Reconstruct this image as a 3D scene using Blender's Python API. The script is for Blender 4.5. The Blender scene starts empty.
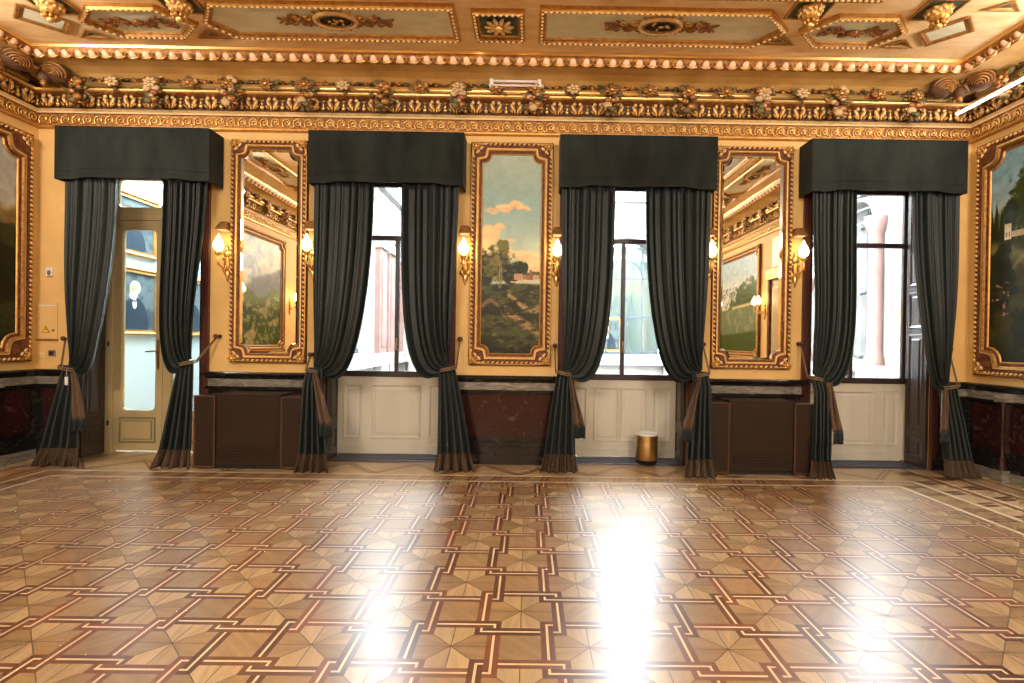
import bpy, bmesh, math, random
import numpy as np
from mathutils import Vector, Matrix
random.seed(7)
PI = math.pi
scene = bpy.context.scene
C = scene.collection

# ------------------------------------------------------------------ camera
CAM_H = 1.4
yaw, pitch, roll, fpx, pcx, pcy = .0055, -.005, .0146, 525.0, 530.2, 344.3
fwd = Vector((math.sin(yaw)*math.cos(pitch), math.cos(yaw)*math.cos(pitch), math.sin(pitch)))
r0 = Vector((math.cos(yaw), -math.sin(yaw), 0)); u0 = r0.cross(fwd)
rt = r0*math.cos(roll) + u0*math.sin(roll); up = rt.cross(fwd)
cam = bpy.data.cameras.new('camera'); camo = bpy.data.objects.new('camera', cam); C.objects.link(camo)
cam.sensor_width = 36; cam.lens = 36*fpx/1024
cam.shift_x = -(pcx-512)/1024; cam.shift_y = (pcy-341.5)/1024; cam.clip_start = .02
m = Matrix((rt, up, -fwd)).transposed().to_4x4(); m.translation = Vector((0, 0, CAM_H)); camo.matrix_world = m
scene.camera = camo
# ------------------------------------------------------------------ light
SKY = 33.0; FILL_CHAND = 26.0; TUBE = 66.0; EXPO = 0.10
w = bpy.data.worlds.new('overcast_sky'); scene.world = w; w.use_nodes = True
bg = w.node_tree.nodes['Background']; bg.inputs[0].default_value = (.86, .94, 1, 1); bg.inputs[1].default_value = SKY
vs = scene.view_settings; vs.view_transform = 'Standard'; vs.look = 'None'; vs.gamma = 1; vs.exposure = EXPO; vs.use_curve_mapping = False

XL, XR, YB, YR, ZC = -5.58, 5.06, 6.0, -3.6, 4.362
WC = [-4.40, -1.605, 1.135, 3.92]          # window centres
HALF = .70; YW = 6.38; ZT = 3.34

# ------------------------------------------------------------------ materials
M = {}
def mat(name, col, rough=.6, metal=0, noise=None, bump=None, emit=None, sheen=0, coat=0, trans=0, spec=None):
    m = bpy.data.materials.new(name); m.use_nodes = True
    nt = m.node_tree; b = nt.nodes['Principled BSDF']
    b.inputs['Base Color'].default_value = (*col, 1); b.inputs['Roughness'].default_value = rough; b.inputs['Metallic'].default_value = metal
    if sheen: b.inputs['Sheen Weight'].default_value = sheen; b.inputs['Sheen Roughness'].default_value = .35
    if coat: b.inputs['Coat Weight'].default_value = coat; b.inputs['Coat Roughness'].default_value = .1
    if trans: b.inputs['Transmission Weight'].default_value = trans
    if spec is not None: b.inputs['Specular IOR Level'].default_value = spec
    if emit: b.inputs['Emission Color'].default_value = (*emit[:3], 1); b.inputs['Emission Strength'].default_value = emit[3]
    tc = nt.nodes.new('ShaderNodeTexCoord')
    if noise:      # (scale vec/num, colour2, lo, hi, detail)
        sc, c2, lo, hi = noise[:4]
        mp = nt.nodes.new('ShaderNodeMapping'); nt.links.new(tc.outputs['Object'], mp.inputs[0])
        mp.inputs['Scale'].default_value = sc if isinstance(sc, tuple) else (sc, sc, sc)
        n = nt.nodes.new('ShaderNodeTexNoise'); n.inputs['Scale'].default_value = 1; n.inputs['Detail'].default_value = 5; n.inputs['Distortion'].default_value = noise[4] if len(noise) > 4 else 0
        nt.links.new(mp.outputs[0], n.inputs['Vector'])
        rmp = nt.nodes.new('ShaderNodeValToRGB'); rmp.color_ramp.elements[0].position = lo; rmp.color_ramp.elements[1].position = hi
        rmp.color_ramp.elements[0].color = (*col, 1); rmp.color_ramp.elements[1].color = (*c2, 1)
        nt.links.new(n.outputs['Fac'], rmp.inputs[0]); nt.links.new(rmp.outputs[0], b.inputs['Base Color'])
    if bump:       # (scale, strength)
        n = nt.nodes.new('ShaderNodeTexNoise'); n.inputs['Scale'].default_value = bump[0]; n.inputs['Detail'].default_value = 3
        nt.links.new(tc.outputs['Object'], n.inputs['Vector'])
        bp = nt.nodes.new('ShaderNodeBump'); bp.inputs['Strength'].default_value = bump[1]; bp.inputs['Distance'].default_value = .01
        nt.links.new(n.outputs['Fac'], bp.inputs['Height']); nt.links.new(bp.outputs[0], b.inputs['Normal'])
    M[name] = m; return m
mat('wall_yellow', (.80, .52, .19), .65, noise=(3.0, (.72, .45, .15), .35, .7))
mat('wall_pale', (.82, .66, .36), .6)
mat('gilt', (.62, .36, .10), .42, .65, noise=(22.0, (.50, .24, .05), .38, .66), bump=(60, .3))
mat('gilt_bright', (.88, .58, .20), .3, .75)
mat('gilt_dark', (.30, .12, .035), .42, .45, noise=(30.0, (.55, .28, .07), .4, .7))
mat('gilt_brown', (.42, .20, .05), .45, .35, noise=(26.0, (.20, .08, .025), .4, .65))
mat('frame_red', (.10, .028, .012), .6, .0, noise=(18.0, (.22, .09, .03), .4, .7))
mat('cream_gold', (.86, .60, .28), .45, .15, noise=(20.0, (.70, .42, .15), .4, .7))
mat('egg', (.92, .62, .42), .45, .0)
mat('cove', (.72, .46, .16), .6, noise=(2.5, (.50, .27, .06), .35, .7))
mat('ceil_marble', (.98, .74, .42), .5, noise=((2.2, 6.0, 2.0), (.86, .52, .20), .40, .70, 1.5))
mat('ceil_green', (.74, .72, .50), .55, noise=((4.0, 9.0, 3.0), (.88, .84, .64), .35, .7, 1.0))
mat('ceil_dark', (.035, .055, .04), .45, noise=(14.0, (.10, .14, .09), .4, .7))
mat('ceil_blue', (.42, .50, .58), .6, noise=(1.2, (.72, .70, .62), .4, .65))
mat('black_oval', (.02, .018, .012), .35)
mat('flower_red', (.32, .09, .04), .5); mat('flower_cream', (.58, .40, .20), .5); mat('leaf_dark', (.10, .065, .02), .5, .2); mat('leaf_green', (.15, .12, .04), .5, .1); mat('shell_brown', (.10, .045, .018), .6, .1)
mat('velvet', (.006, .0095, .0085), .5, sheen=.10, bump=(220, .12), noise=((30.0, 30.0, 1.5), (.011, .018, .0165), .3, .7))
mat('velvet_pelmet', (.005, .007, .006), .75, sheen=.10, noise=((5.0, 5.0, 1.6), (.020, .026, .021), .3, .7), bump=(90, .1))
mat('fringe', (.04, .022, .010), .8, noise=((90.0, 90.0, 3.0), (.09, .05, .022), .3, .7), bump=(120, .5))
mat('lining', (.07, .038, .019), .75, noise=((60.0, 60.0, 3.0), (.12, .068, .034), .3, .7))
mat('rope', (.20, .13, .07), .7, bump=(150, .6))
mat('black_marble', (.012, .011, .010), .18, noise=((5.0, 5.0, 9.0), (.06, .045, .035), .55, .8, 2.0))
mat('grey_marble', (.13, .12, .10), .3, noise=((4.0, 4.0, 16.0), (.36, .33, .27), .4, .75, 2.5))
mat('red_marble', (.032, .010, .010), .16, noise=((5.0, 5.0, 5.0), (.13, .08, .075), .58, .85, 3.0))
mat('dark_wood', (.028, .018, .015), .35, noise=((8.0, 8.0, 1.2), (.05, .032, .026), .3, .7), coat=.3)
mat('red_wood', (.075, .022, .016), .4, noise=((12.0, 12.0, 1.2), (.11, .035, .02), .3, .7))
mat('cream_wood', (.66, .63, .52), .5, noise=((6.0, 6.0, .8), (.60, .57, .46), .35, .7))
mat('door_wood', (.52, .42, .22), .45, noise=((6.0, 6.0, .8), (.46, .36, .18), .35, .7))
mat('door_olive', (.20, .18, .10), .5)
mat('radiator_brown', (.032, .019, .013), .42, noise=(6.0, (.027, .016, .011), .3, .7))
mat('radiator_edge', (.085, .038, .018), .4)
mat('dark_metal', (.03, .028, .03), .4, .6)
mat('window_frame', (.040, .026, .030), .4)
mat('brass', (.62, .42, .16), .28, .9, noise=((2.0, 2.0, 30.0), (.5, .33, .12), .3, .7))
mat('white_plastic', (.78, .76, .72), .4); mat('grey_plastic', (.16, .13, .10), .4); mat('sign_yellow', (.85, .55, .03), .5); mat('black_paint', (.01, .01, .01), .5)
mat('grate', (.14, .17, .26), .3, .6)
mat('tube_on', (1, .98, .95), .5, emit=(1, .93, .95, 9)); mat('tube_off', (.75, .70, .68), .35)
mat('flame_glass', (1, .93, .75), .4, emit=(1, .80, .42, 16))
mat('stone_white', (.28, .28, .275), .7, noise=(1.5, (.19, .185, .18), .3, .7)); mat('stone_pink', (.13, .07, .06), .6, noise=(3.0, (.17, .105, .095), .3, .7)); mat('stone_grey', (.17, .17, .17), .7)
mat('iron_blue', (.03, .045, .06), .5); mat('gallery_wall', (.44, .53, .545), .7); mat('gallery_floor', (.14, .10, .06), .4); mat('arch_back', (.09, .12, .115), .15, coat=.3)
mg = bpy.data.materials.new('clear_glass'); mg.use_nodes = True; nt = mg.node_tree; nt.nodes.clear()
o_ = nt.nodes.new('ShaderNodeOutputMaterial'); mx = nt.nodes.new('ShaderNodeMixShader'); tr = nt.nodes.new('ShaderNodeBsdfTransparent'); gl = nt.nodes.new('ShaderNodeBsdfGlossy')
gl.inputs['Roughness'].default_value = .02; fr = nt.nodes.new('ShaderNodeFresnel'); fr.inputs[0].default_value = 1.3; tr.inputs[0].default_value = (.97, .985, .98, 1)
nt.links.new(fr.outputs[0], mx.inputs[0]); nt.links.new(tr.outputs[0], mx.inputs[1]); nt.links.new(gl.outputs[0], mx.inputs[2]); nt.links.new(mx.outputs[0], o_.inputs[0]); M['glass'] = mg
mat('mirror_glass', (.93, .92, .88), .015, 1.0)
for k_ in ('velvet_pelmet', 'radiator_brown'): M[k_].node_tree.nodes['Principled BSDF'].inputs['Specular IOR Level'].default_value = .22
M['velvet'].node_tree.nodes['Principled BSDF'].inputs['Specular IOR Level'].default_value = .4
for k_ in ('frame_red', 'gilt_brown'): M[k_].node_tree.nodes['Principled BSDF'].inputs['Specular IOR Level'].default_value = .25
def attrmat(name, rough, grain=0, coat=0, uvgrain=False, spec=.5):
    m = bpy.data.materials.new(name); m.use_nodes = True; nt = m.node_tree; b = nt.nodes['Principled BSDF']
    b.inputs['Roughness'].default_value = rough; b.inputs['Specular IOR Level'].default_value = spec
    a = nt.nodes.new('ShaderNodeVertexColor'); a.layer_name = 'Col'
    if coat: b.inputs['Coat Weight'].default_value = coat; b.inputs['Coat Roughness'].default_value = .30; b.inputs['Coat IOR'].default_value = 1.6
    if uvgrain:
        uv = nt.nodes.new('ShaderNodeUVMap'); uv.uv_map = 'UVMap'
        mp = nt.nodes.new('ShaderNodeMapping'); mp.inputs['Scale'].default_value = (3.5, 28, 1); nt.links.new(uv.outputs[0], mp.inputs[0])
        n = nt.nodes.new('ShaderNodeTexNoise'); n.inputs['Scale'].default_value = 1; n.inputs['Detail'].default_value = 3; n.inputs['Distortion'].default_value = .4
        nt.links.new(mp.outputs[0], n.inputs['Vector'])
        mr = nt.nodes.new('ShaderNodeMapRange'); mr.inputs[1].default_value = .3; mr.inputs[2].default_value = .75; mr.inputs[3].default_value = .80; mr.inputs[4].default_value = 1.12
        nt.links.new(n.outputs['Fac'], mr.inputs[0])
        mul = nt.nodes.new('ShaderNodeVectorMath'); mul.operation = 'SCALE'; nt.links.new(a.outputs[0], mul.inputs[0]); nt.links.new(mr.outputs[0], mul.inputs['Scale'])
        nt.links.new(mul.outputs[0], b.inputs['Base Color'])
        tc = nt.nodes.new('ShaderNodeTexCoord'); n2 = nt.nodes.new('ShaderNodeTexNoise'); n2.inputs['Scale'].default_value = 2.2; n2.inputs['Detail'].default_value = 6
        nt.links.new(tc.outputs['Object'], n2.inputs['Vector'])
        m2 = nt.nodes.new('ShaderNodeMapRange'); m2.inputs[1].default_value = .35; m2.inputs[2].default_value = .7; m2.inputs[3].default_value = rough-.02; m2.inputs[4].default_value = rough+.05
        nt.links.new(n2.outputs['Fac'], m2.inputs[0]); nt.links.new(m2.outputs[0], b.inputs['Roughness'])
        bp = nt.nodes.new('ShaderNodeBump'); bp.inputs['Strength'].default_value = .06; bp.inputs['Distance'].default_value = .004
        nt.links.new(n.outputs['Fac'], bp.inputs['Height']); nt.links.new(bp.outputs[0], b.inputs['Normal'])
    else:
        tc = nt.nodes.new('ShaderNodeTexCoord'); n = nt.nodes.new('ShaderNodeTexNoise'); n.inputs['Scale'].default_value = 40; nt.links.new(tc.outputs['Object'], n.inputs['Vector'])
        bp = nt.nodes.new('ShaderNodeBump'); bp.inputs['Strength'].default_value = .15; bp.inputs['Distance'].default_value = .005
        nt.links.new(n.outputs['Fac'], bp.inputs['Height']); nt.links.new(bp.outputs[0], b.inputs['Normal'])
        nt.links.new(a.outputs[0], b.inputs['Base Color'])
    M[name] = m; return m
attrmat('parquet', .30, uvgrain=True, coat=1.0)
attrmat('canvas', .45, spec=.3)

# ------------------------------------------------------------------ mesh helper
class MB:
    def __init__(s): s.v = []; s.f = []; s.mi = []; s.sm = []; s.mats = []
    def mid(s, m):
        if m not in s.mats: s.mats.append(m)
        return s.mats.index(m)
    def add(s, vs, fs, m, smooth=False, T=None):
        o = len(s.v); k = s.mid(m)
        if T is not None: vs = [tuple(T @ Vector(v)) for v in vs]
        s.v += [tuple(v) for v in vs]
        for f in fs: s.f.append([o+i for i in f]); s.mi.append(k); s.sm.append(smooth)
    def box(s, x0, x1, y0, y1, z0, z1, m, T=None, bev=0):
        if bev:
            b = bev; vs = []; 
            # chamfered box: 24 verts
            bm = bmesh.new(); bmesh.ops.create_cube(bm, size=1)
            for v in bm.verts: v.co = Vector(((x0+x1)/2+v.co.x*(x1-x0), (y0+y1)/2+v.co.y*(y1-y0), (z0+z1)/2+v.co.z*(z1-z0)))
            bmesh.ops.bevel(bm, geom=bm.edges[:], offset=b, segments=1, affect='EDGES')
            s.bm(bm, m, T); return
        vs = [(x, y, z) for z in (z0, z1) for y in (y0, y1) for x in (x0, x1)]
        s.add(vs, [(0, 2, 3, 1), (4, 5, 7, 6), (0, 1, 5, 4), (2, 6, 7, 3), (0, 4, 6, 2), (1, 3, 7, 5)], m, False, T)
    def bm(s, bm, m, T=None, smooth=False):
        bm.verts.index_update(); s.add([v.co[:] for v in bm.verts], [[v.index for v in f.verts] for f in bm.faces], m, smooth, T); bm.free()
    def ell(s, c, r, m, nu=8, nv=5, T=None, R=None):
        vs = [(0, 0, 1)]; fs = []
        for j in range(1, nv):
            a = PI*j/nv
            for i in range(nu): b = 2*PI*i/nu; vs.append((math.sin(a)*math.cos(b), math.sin(a)*math.sin(b), math.cos(a)))
        vs.append((0, 0, -1)); L = len(vs)-1
        for i in range(nu): fs.append((0, 1+i, 1+(i+1) % nu)); fs.append((L, L-nu+(i+1) % nu, L-nu+i))
        for j in range(nv-2):
            for i in range(nu): a = 1+j*nu+i; b = 1+j*nu+(i+1) % nu; fs.append((a, a+nu, b+nu, b))
        c = Vector(c); out = []
        for v in vs:
            q = Vector((v[0]*r[0], v[1]*r[1], v[2]*r[2]))
            if R is not None: q = R @ q
            out.append(q+c)
        s.add(out, fs, m, True, T)
    def tube(s, pts, r, m, n=6, T=None, cap=True):
        pts = [Vector(p) for p in pts]; N = len(pts); vs = []; prev = None
        for i, p in enumerate(pts):
            t = (pts[min(i+1, N-1)]-pts[max(i-1, 0)]).normalized()
            if prev is None: a = t.orthogonal().normalized()
            else: a = (prev-t*prev.dot(t)); a = a.normalized() if a.length > 1e-6 else t.orthogonal().normalized()
            prev = a; b = t.cross(a); rr = r[i] if isinstance(r, (list, tuple)) else r
            for k in range(n): an = 2*PI*k/n; vs.append(p+(a*math.cos(an)+b*math.sin(an))*rr)
        fs = [(i*n+k, i*n+(k+1) % n, (i+1)*n+(k+1) % n, (i+1)*n+k) for i in range(N-1) for k in range(n)]
        if cap: fs += [tuple(range(n))[::-1], tuple((N-1)*n+k for k in range(n))]
        s.add(vs, fs, m, True, T)
    def lathe(s, c, prof, m, n=20, T=None, flute=0, nf=0):
        vs = []
        for r, z in prof:
            for k in range(n):
                a = 2*PI*k/n; rr = r*(1+flute*math.cos(nf*a)) if flute else r
                vs.append((c[0]+rr*math.cos(a), c[1]+rr*math.sin(a), c[2]+z))
        fs = [(i*n+k, i*n+(k+1) % n, (i+1)*n+(k+1) % n, (i+1)*n+k) for i in range(len(prof)-1) for k in range(n)]
        s.add(vs, fs, m, True, T)
    def grid(s, P, m, smooth=True, T=None, close=False):
        nr = len(P); nc = len(P[0]); vs = [p for row in P for p in row]
        fs = [(i*nc+j, i*nc+(j+1) % nc, (i+1)*nc+(j+1) % nc, (i+1)*nc+j) for i in range(nr-1) for j in range(nc if close else nc-1)]
        s.add(vs, fs, m, smooth, T)
    def build(s, name, parent=None, **props):
        me = bpy.data.meshes.new(name); me.from_pydata(s.v, [], s.f)
        for m in s.mats: me.materials.append(M[m])
        me.polygons.foreach_set('material_index', s.mi); me.polygons.foreach_set('use_smooth', s.sm); me.update()
        o = bpy.data.objects.new(name, me); C.objects.link(o)
        if parent: o.parent = parent
        for k, v in props.items(): o[k] = v
        return o
def empty(name, loc=(0, 0, 0), rz=0):
    o = bpy.data.objects.new(name, None); C.objects.link(o); o.location = loc; o.rotation_euler.z = rz; o.empty_display_size = .1; return o
def tag(o, label, cat, group=None):
    o['label'] = label; o['category'] = cat
    if group: o['group'] = group
    return o
def struct(o): o['kind'] = 'structure'; return o
def copy_tree(o, parent=None):
    c = o.copy(); C.objects.link(c)
    if parent: c.parent = parent
    for ch in list(o.children): copy_tree(ch, c)
    return c
def rrect(x0, x1, z0, z1, r, n=5):
    pts = []
    for cx, cz, a0 in ((x1-r, z1-r, 0), (x0+r, z1-r, 90), (x0+r, z0+r, 180), (x1-r, z0+r, 270)):
        for k in range(n+1): a = math.radians(a0+90*k/n); pts.append((cx+r*math.cos(a), cz+r*math.sin(a)))
    return pts
def outer_match(x0, x1, z0, z1, n=5):
    pts = []
    for cx, cz in ((x1, z1), (x0, z1), (x0, z0), (x1, z0)): pts += [(cx, cz)]*(n+1)
    return pts

# ------------------------------------------------------------------ room shell
SKYB = 6.5
mb = MB()
xs = [XL]+[v for c in WC for v in (c-HALF, c+HALF)]+[XR]
for i in range(0, len(xs), 2): mb.box(xs[i]-(.3 if i == 0 else 0), xs[i+1]+(.3 if i == 8 else 0), YB, SKYB, 0, 4.7, 'wall_yellow')
for c in WC: mb.box(c-HALF, c+HALF, YB, SKYB, ZT, 4.7, 'wall_yellow')
struct(mb.build('wall_back'))
mb = MB(); mb.box(XL-.3, XL, YR, YB, 0, 4.7, 'wall_yellow'); struct(mb.build('wall_left'))
mb = MB(); mb.box(XR, XR+.3, YR, YB, 0, 4.7, 'wall_yellow'); struct(mb.build('wall_right'))
mb = MB(); mb.box(XL-.3, XR+.3, YR-.3, YR, 0, 4.7, 'wall_yellow'); struct(mb.build('wall_rear'))

# wainscot: one trim per wall, built from lengths (s0,s1) on a wall frame
def wallT(kind):
    if kind == 'back': return Matrix(((1, 0, 0, 0), (0, -1, 0, YB), (0, 0, 1, 0), (0, 0, 0, 1)))    # local (s, p, z)
    if kind == 'left': return Matrix(((0, 1, 0, XL), (1, 0, 0, 0), (0, 0, 1, 0), (0, 0, 0, 1)))     # s = Y
    if kind == 'right': return Matrix(((0, -1, 0, XR), (1, 0, 0, 0), (0, 0, 1, 0), (0, 0, 0, 1)))
def wains(kind, segs):
    mb = MB(); T = wallT(kind)
    for s0, s1, nb in segs:
        prof = [(.0, 1.01), (.055, 1.01), (.065, .995), (.065, .975), (.045, .955), (.035, .935), (.03, .93)]
        mb.grid([[(s0, p, z), (s1, p, z)] for p, z in prof], 'black_marble', False, T)
        mb.box(s0, s1, 0, .028, .845, .93, 'grey_marble', T)
        mb.box(s0, s1, 0, .035, .815, .845, 'black_marble', T)
        mb.box(s0, s1, 0, .012, .25, .815, 'black_marble', T)
        w_ = (s1-s0)/nb
        for k in range(nb):
            a, b = s0+k*w_, s0+(k+1)*w_
            mb.box(a+.10, b-.10, .0, .022, .31, .79, 'red_marble', T)
            for q in ((a, a+.05), (b-.05, b)): mb.box(q[0], q[1], 0, .03, .25, .815, 'black_marble', T)
        mb.box(s0, s1, 0, .03, .20, .25, 'black_marble', T)
        mb.box(s0, s1, 0, .045, .0, .20, 'black_marble', T)
        mb.box(s0, s1, 0, .055, .0, .11, 'grey_marble' if kind != 'back' else 'black_marble', T)
    struct(mb.build({'back': 'baseboard_back', 'left': 'baseboard_left', 'right': 'baseboard_right'}[kind]))
wains('back', [(xs[0], xs[1]-.02, 1), (xs[2]+.02, xs[3]-.02, 1), (xs[4]+.02, xs[5]-.02, 1), (xs[6]+.02, xs[7]-.02, 1), (xs[8]+.02, xs[9], 1)])
wains('left', [(YR, YB, 6)]); wains('right', [(YR, 1.0, 3), (2.2, YB, 3)])
# slim marble colonnettes near the corners of the side walls
for kind, nm in (('left', 'trim_5'), ('right', 'trim_6')):
    mb = MB(); T = wallT(kind)
    mb.lathe((5.46, .075, 0), [(.05, .13), (.055, .15), (.03, .19), (.038, .24), (.022, .28), (.022, .80), (.035, .84)], 'red_marble', 10, T)
    mb.box(5.40, 5.52, .0, .13, 0, .13, 'grey_marble', T); mb.box(5.40, 5.52, 0, .12, .84, .93, 'grey_marble', T); struct(mb.build(nm))

# ------------------------------------------------------------------ floor (marquetry)
fv = []; ff = []; fc = []; fu = []
def clip(poly, x0, x1, y0, y1):
    for ax, lim, sg in ((0, x0, 1), (0, x1, -1), (1, y0, 1), (1, y1, -1)):
        out = []
        for i in range(len(poly)):
            a = poly[i]; b = poly[(i+1) % len(poly)]; da = (a[ax]-lim)*sg; db = (b[ax]-lim)*sg
            if da >= 0: out.append(a)
            if (da > 0 > db) or (da < 0 < db): t = da/(da-db); out.append((a[0]+(b[0]-a[0])*t, a[1]+(b[1]-a[1])*t))
        poly = out
        if len(poly) < 3: return None
    return poly
def face(poly, col, ang, box=None, z=0):
    if box: poly = clip(poly, *box)
    if not poly: return
    o = len(fv); fv.extend([(p[0], p[1], z) for p in poly]); ff.append(list(range(o, o+len(poly)))); fc.append((col, len(poly)))
    ca, sa = math.cos(ang), math.sin(ang); ox, oy = random.random()*40, random.random()*40
    fu.append([(p[0]*ca+p[1]*sa+ox, -p[0]*sa+p[1]*ca+oy) for p in poly])
def quad(cx, cy, ux, uy, x0, x1, y0, y1): return [(cx+ux[0]*a+uy[0]*b, cy+ux[1]*a+uy[1]*b) for a, b in ((x0, y0), (x1, y0), (x1, y1), (x0, y1))]
def tone(base, v=.12):
    k = 1+random.uniform(-v, v); return (base[0]*k, base[1]*k*random.uniform(.97, 1.03), base[2]*k*random.uniform(.93, 1.07))
LT = (.54, .36, .175); MD = (.38, .225, .095); BR = (.20, .055, .02); BR2 = (.11, .028, .012); CR = (.86, .66, .38); RAIL = (.90, .76, .52); OUT = (.50, .27, .10)
S = .318; fx0, fy0 = -.012, 2.398
FB = (-4.70, 3.75, YR, 5.22)
def band(cx, cy, d, rot, box, a=.6, b=.1, c=.019):
    ux = (math.cos(rot), math.sin(rot)); uy = (-math.sin(rot), math.cos(rot))
    # bottom side of ring: y in -a-b..-a+b, x from -a-b .. a+b, under at x=+.4
    br = tone(BR, .25) if random.random() < .7 else tone(BR2, .2)
    sg = lambda x0, x1, y0, y1, col: face(quad(cx, cy, ux, uy, x0*S, x1*S, y0*S, y1*S), col, rot, box)
    x_under0, x_under1 = .3, .5
    for x0, x1 in ((-a-b, .3), (.5, a-b)):
        if x0 == .5 and x1 <= x0: continue
        ln0 = x0
        if x0 == -a-b:
            # corner piece (mitred look): lower strip full, cream turns the corner
            sg(x0, x1, -a-b, -a-c, br); sg(x0, -a-c, -a-c, -a+b, br); sg(-a-c, -a+c, -a+c, -a+b, CR); sg(-a-c, x1, -a-c, -a+c, CR); sg(-a+c, x1, -a+c, -a+b, br)
        else:
            sg(x0, x1, -a-b, -a-c, br); sg(x0, x1, -a-c, -a+c, CR); sg(x0, x1, -a+c, -a+b, br)
for n in range(-19, 11):
    for q in range(-16, 14):
        cx, cy = fx0+q*S, fy0+n*S
        if (q+n) % 2:                                   # star cell
            k8 = [(.5, 0), (.5, .3), (.3, .3), (.3, .5), (0, .5)]
            for r_ in range(4):
                a_ = r_*PI/2; ca, sa = math.cos(a_), math.sin(a_)
                R2 = lambda p: (cx+S*(p[0]*ca-p[1]*sa), cy+S*(p[0]*sa+p[1]*ca))
                l1, l2 = (LT, MD) if r_ % 2 == 0 else (MD, LT)  # tones paint in grain reflection: sectors facing y lighter, facing x darker
                SEAM = (.13, .07, .03); hw_ = .007
                for q0, q1 in (((0, 0), (.5, 0)), ((0, 0), (.3, .3))):
                    dx, dy = q1[0]-q0[0], q1[1]-q0[1]; L_ = math.hypot(dx, dy); nx_, ny_ = -dy/L_*hw_, dx/L_*hw_
                    face([R2((q0[0]+nx_, q0[1]+ny_)), R2((q0[0]-nx_, q0[1]-ny_)), R2((q1[0]-nx_, q1[1]-ny_)), R2((q1[0]+nx_, q1[1]+ny_))], SEAM, 0, FB, .0012)
                face([R2((0, 0)), R2((.5, 0)), R2((.5, .3)), R2((.3, .3))], tone(l2, .14), a_+.2, FB)
                face([R2((0, 0)), R2((.3, .3)), R2((.3, .5)), R2((0, .5))], tone(l1, .14), a_+1.3, FB)
                band(cx, cy, 0, a_, FB)
        else:
            face(quad(cx, cy, (1, 0), (0, 1), -.3*S, .3*S, -.3*S, .3*S), tone(MD, .14), PI/4 if (q//2+n) % 2 else -PI/4, FB)
# border
ox0, ox1, oy1 = -4.92, 4.02, 5.44; ix0, ix1, iy1 = FB[0], FB[1], FB[3]; lw = .028
def strip(x0, x1, y0, y1, col, ang=0): face([(x0, y0), (x1, y0), (x1, y1), (x0, y1)], col, ang)
def rail(x0, x1, y1, w_, col):          # U shaped line: left, back, right
    strip(x0, x0+w_, YR, y1, col, PI/2); strip(x1-w_, x1, YR, y1, col, PI/2); strip(x0+w_, x1-w_, y1-w_, y1, col)
rail(ix0-lw, ix1+lw, iy1+lw, lw, RAIL)
rail(ox0-lw, ox1+lw, oy1+lw, lw, RAIL)
def planks(x0, x1, y0, y1, along, col, L=.55, w_=.2):
    if along:   # boards along Y
        x = x0
        while x < x1-1e-4:
            xe = min(x+w_, x1); y = y0
            while y < y1-1e-4: ye = min(y+L*random.uniform(.8, 1.2), y1); strip(x, xe, y, ye, tone(col, .12), PI/2); y = ye
            x = xe
    else:
        y = y0
        while y < y1-1e-4:
            ye = min(y+w_, y1); x = x0
            while x < x1-1e-4: xe = min(x+L*random.uniform(.8, 1.2), x1); strip(x, xe, y, ye, tone(col, .12), 0); x = xe
            y = ye
planks(ox0, ix0-lw, YR, oy1, True, MD); planks(ix1+lw, ox1, YR, oy1, True, MD); planks(ix0-lw, ix1+lw, iy1+lw, oy1, False, MD)
planks(XL-.3, ox0-lw, YR, oy1+lw, True, OUT); planks(ox1+lw, XR+.3, YR, oy1+lw, True, LT); planks(XL-.3, XR+.3, oy1+lw, 6.5, False, LT)
def line(p, q, w_, col, z=.0015):
    p = Vector(p); q = Vector(q); d = (q-p).normalized(); n_ = Vector((-d.y, d.x))*w_/2
    face([tuple(p+n_), tuple(p-n_), tuple(q-n_), tuple(q+n_)], col, math.atan2(d.y, d.x), None, z)
yb0, yb1 = iy1+lw+.01, oy1-.01
x = ix0
while x < ix1+.1:                                   # paired ticks in the border
    for dx in (-.028, .028): line((x+dx-.02, yb0), (x+dx+.02, yb1), .022, BR)
    x += .245
y = iy1
while y > YR:
    for d_ in (-.028, .028):
        line((ix1+lw+.01, y+d_), (ox1-.01, y+d_+.02), .022, BR); line((ox0+.01, y+d_), (ix0-lw-.01, y+d_+.02), .022, BR)
    y -= .245
x = -5.4; zz = 0                                     # zigzag key band beyond
while x < 4.5:
    y0_, y1_ = (5.50, 5.92) if zz % 2 == 0 else (5.92, 5.50)
    for dx in (-.03, .03): line((x+dx, y0_), (x+.38+dx, y1_), .024, BR)
    zz += 1; x += .38
for k, xx in enumerate((4.30, 4.62, 4.88)):
    line((xx, YR), (xx, 5.96), .045, BR); line((xx+.05, YR), (xx+.05, 5.96), .02, RAIL)
for xx in (-5.10, -5.36): line((xx, YR), (xx, 5.96), .03, BR)
y = 5.7
while y > 1:
    for d_ in (0, .07): line((4.07, y+d_), (4.23, y+d_+.03), .042, BR2); line((4.38, y-.18+d_), (4.56, y-.15+d_), .042, BR2); line((-5.02, y+d_), (-4.97, y+d_), .03, BR)
    y -= .36
for c in WC[1:]: line((c-HALF, 6.0), (c+HALF, 6.0), .035, (.30, .08, .035), .002)
for k in range(4):
    xx = WC[0]-.6+k*.38
    for dx in (-.03, .03): line((xx+dx, 6.05), (xx+dx+.2, 6.3), .024, BR)
me = bpy.data.meshes.new('floor'); me.from_pydata(fv, [], ff)
ca = me.color_attributes.new('Col', 'FLOAT_COLOR', 'CORNER'); cols = []
for col, n_ in fc: cols += [col[0], col[1], col[2], 1]*n_
ca.data.foreach_set('color', cols); uvl = me.uv_layers.new(name='UVMap'); uvl.data.foreach_set('uv', [t for f in fu for p in f for t in p])
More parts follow.
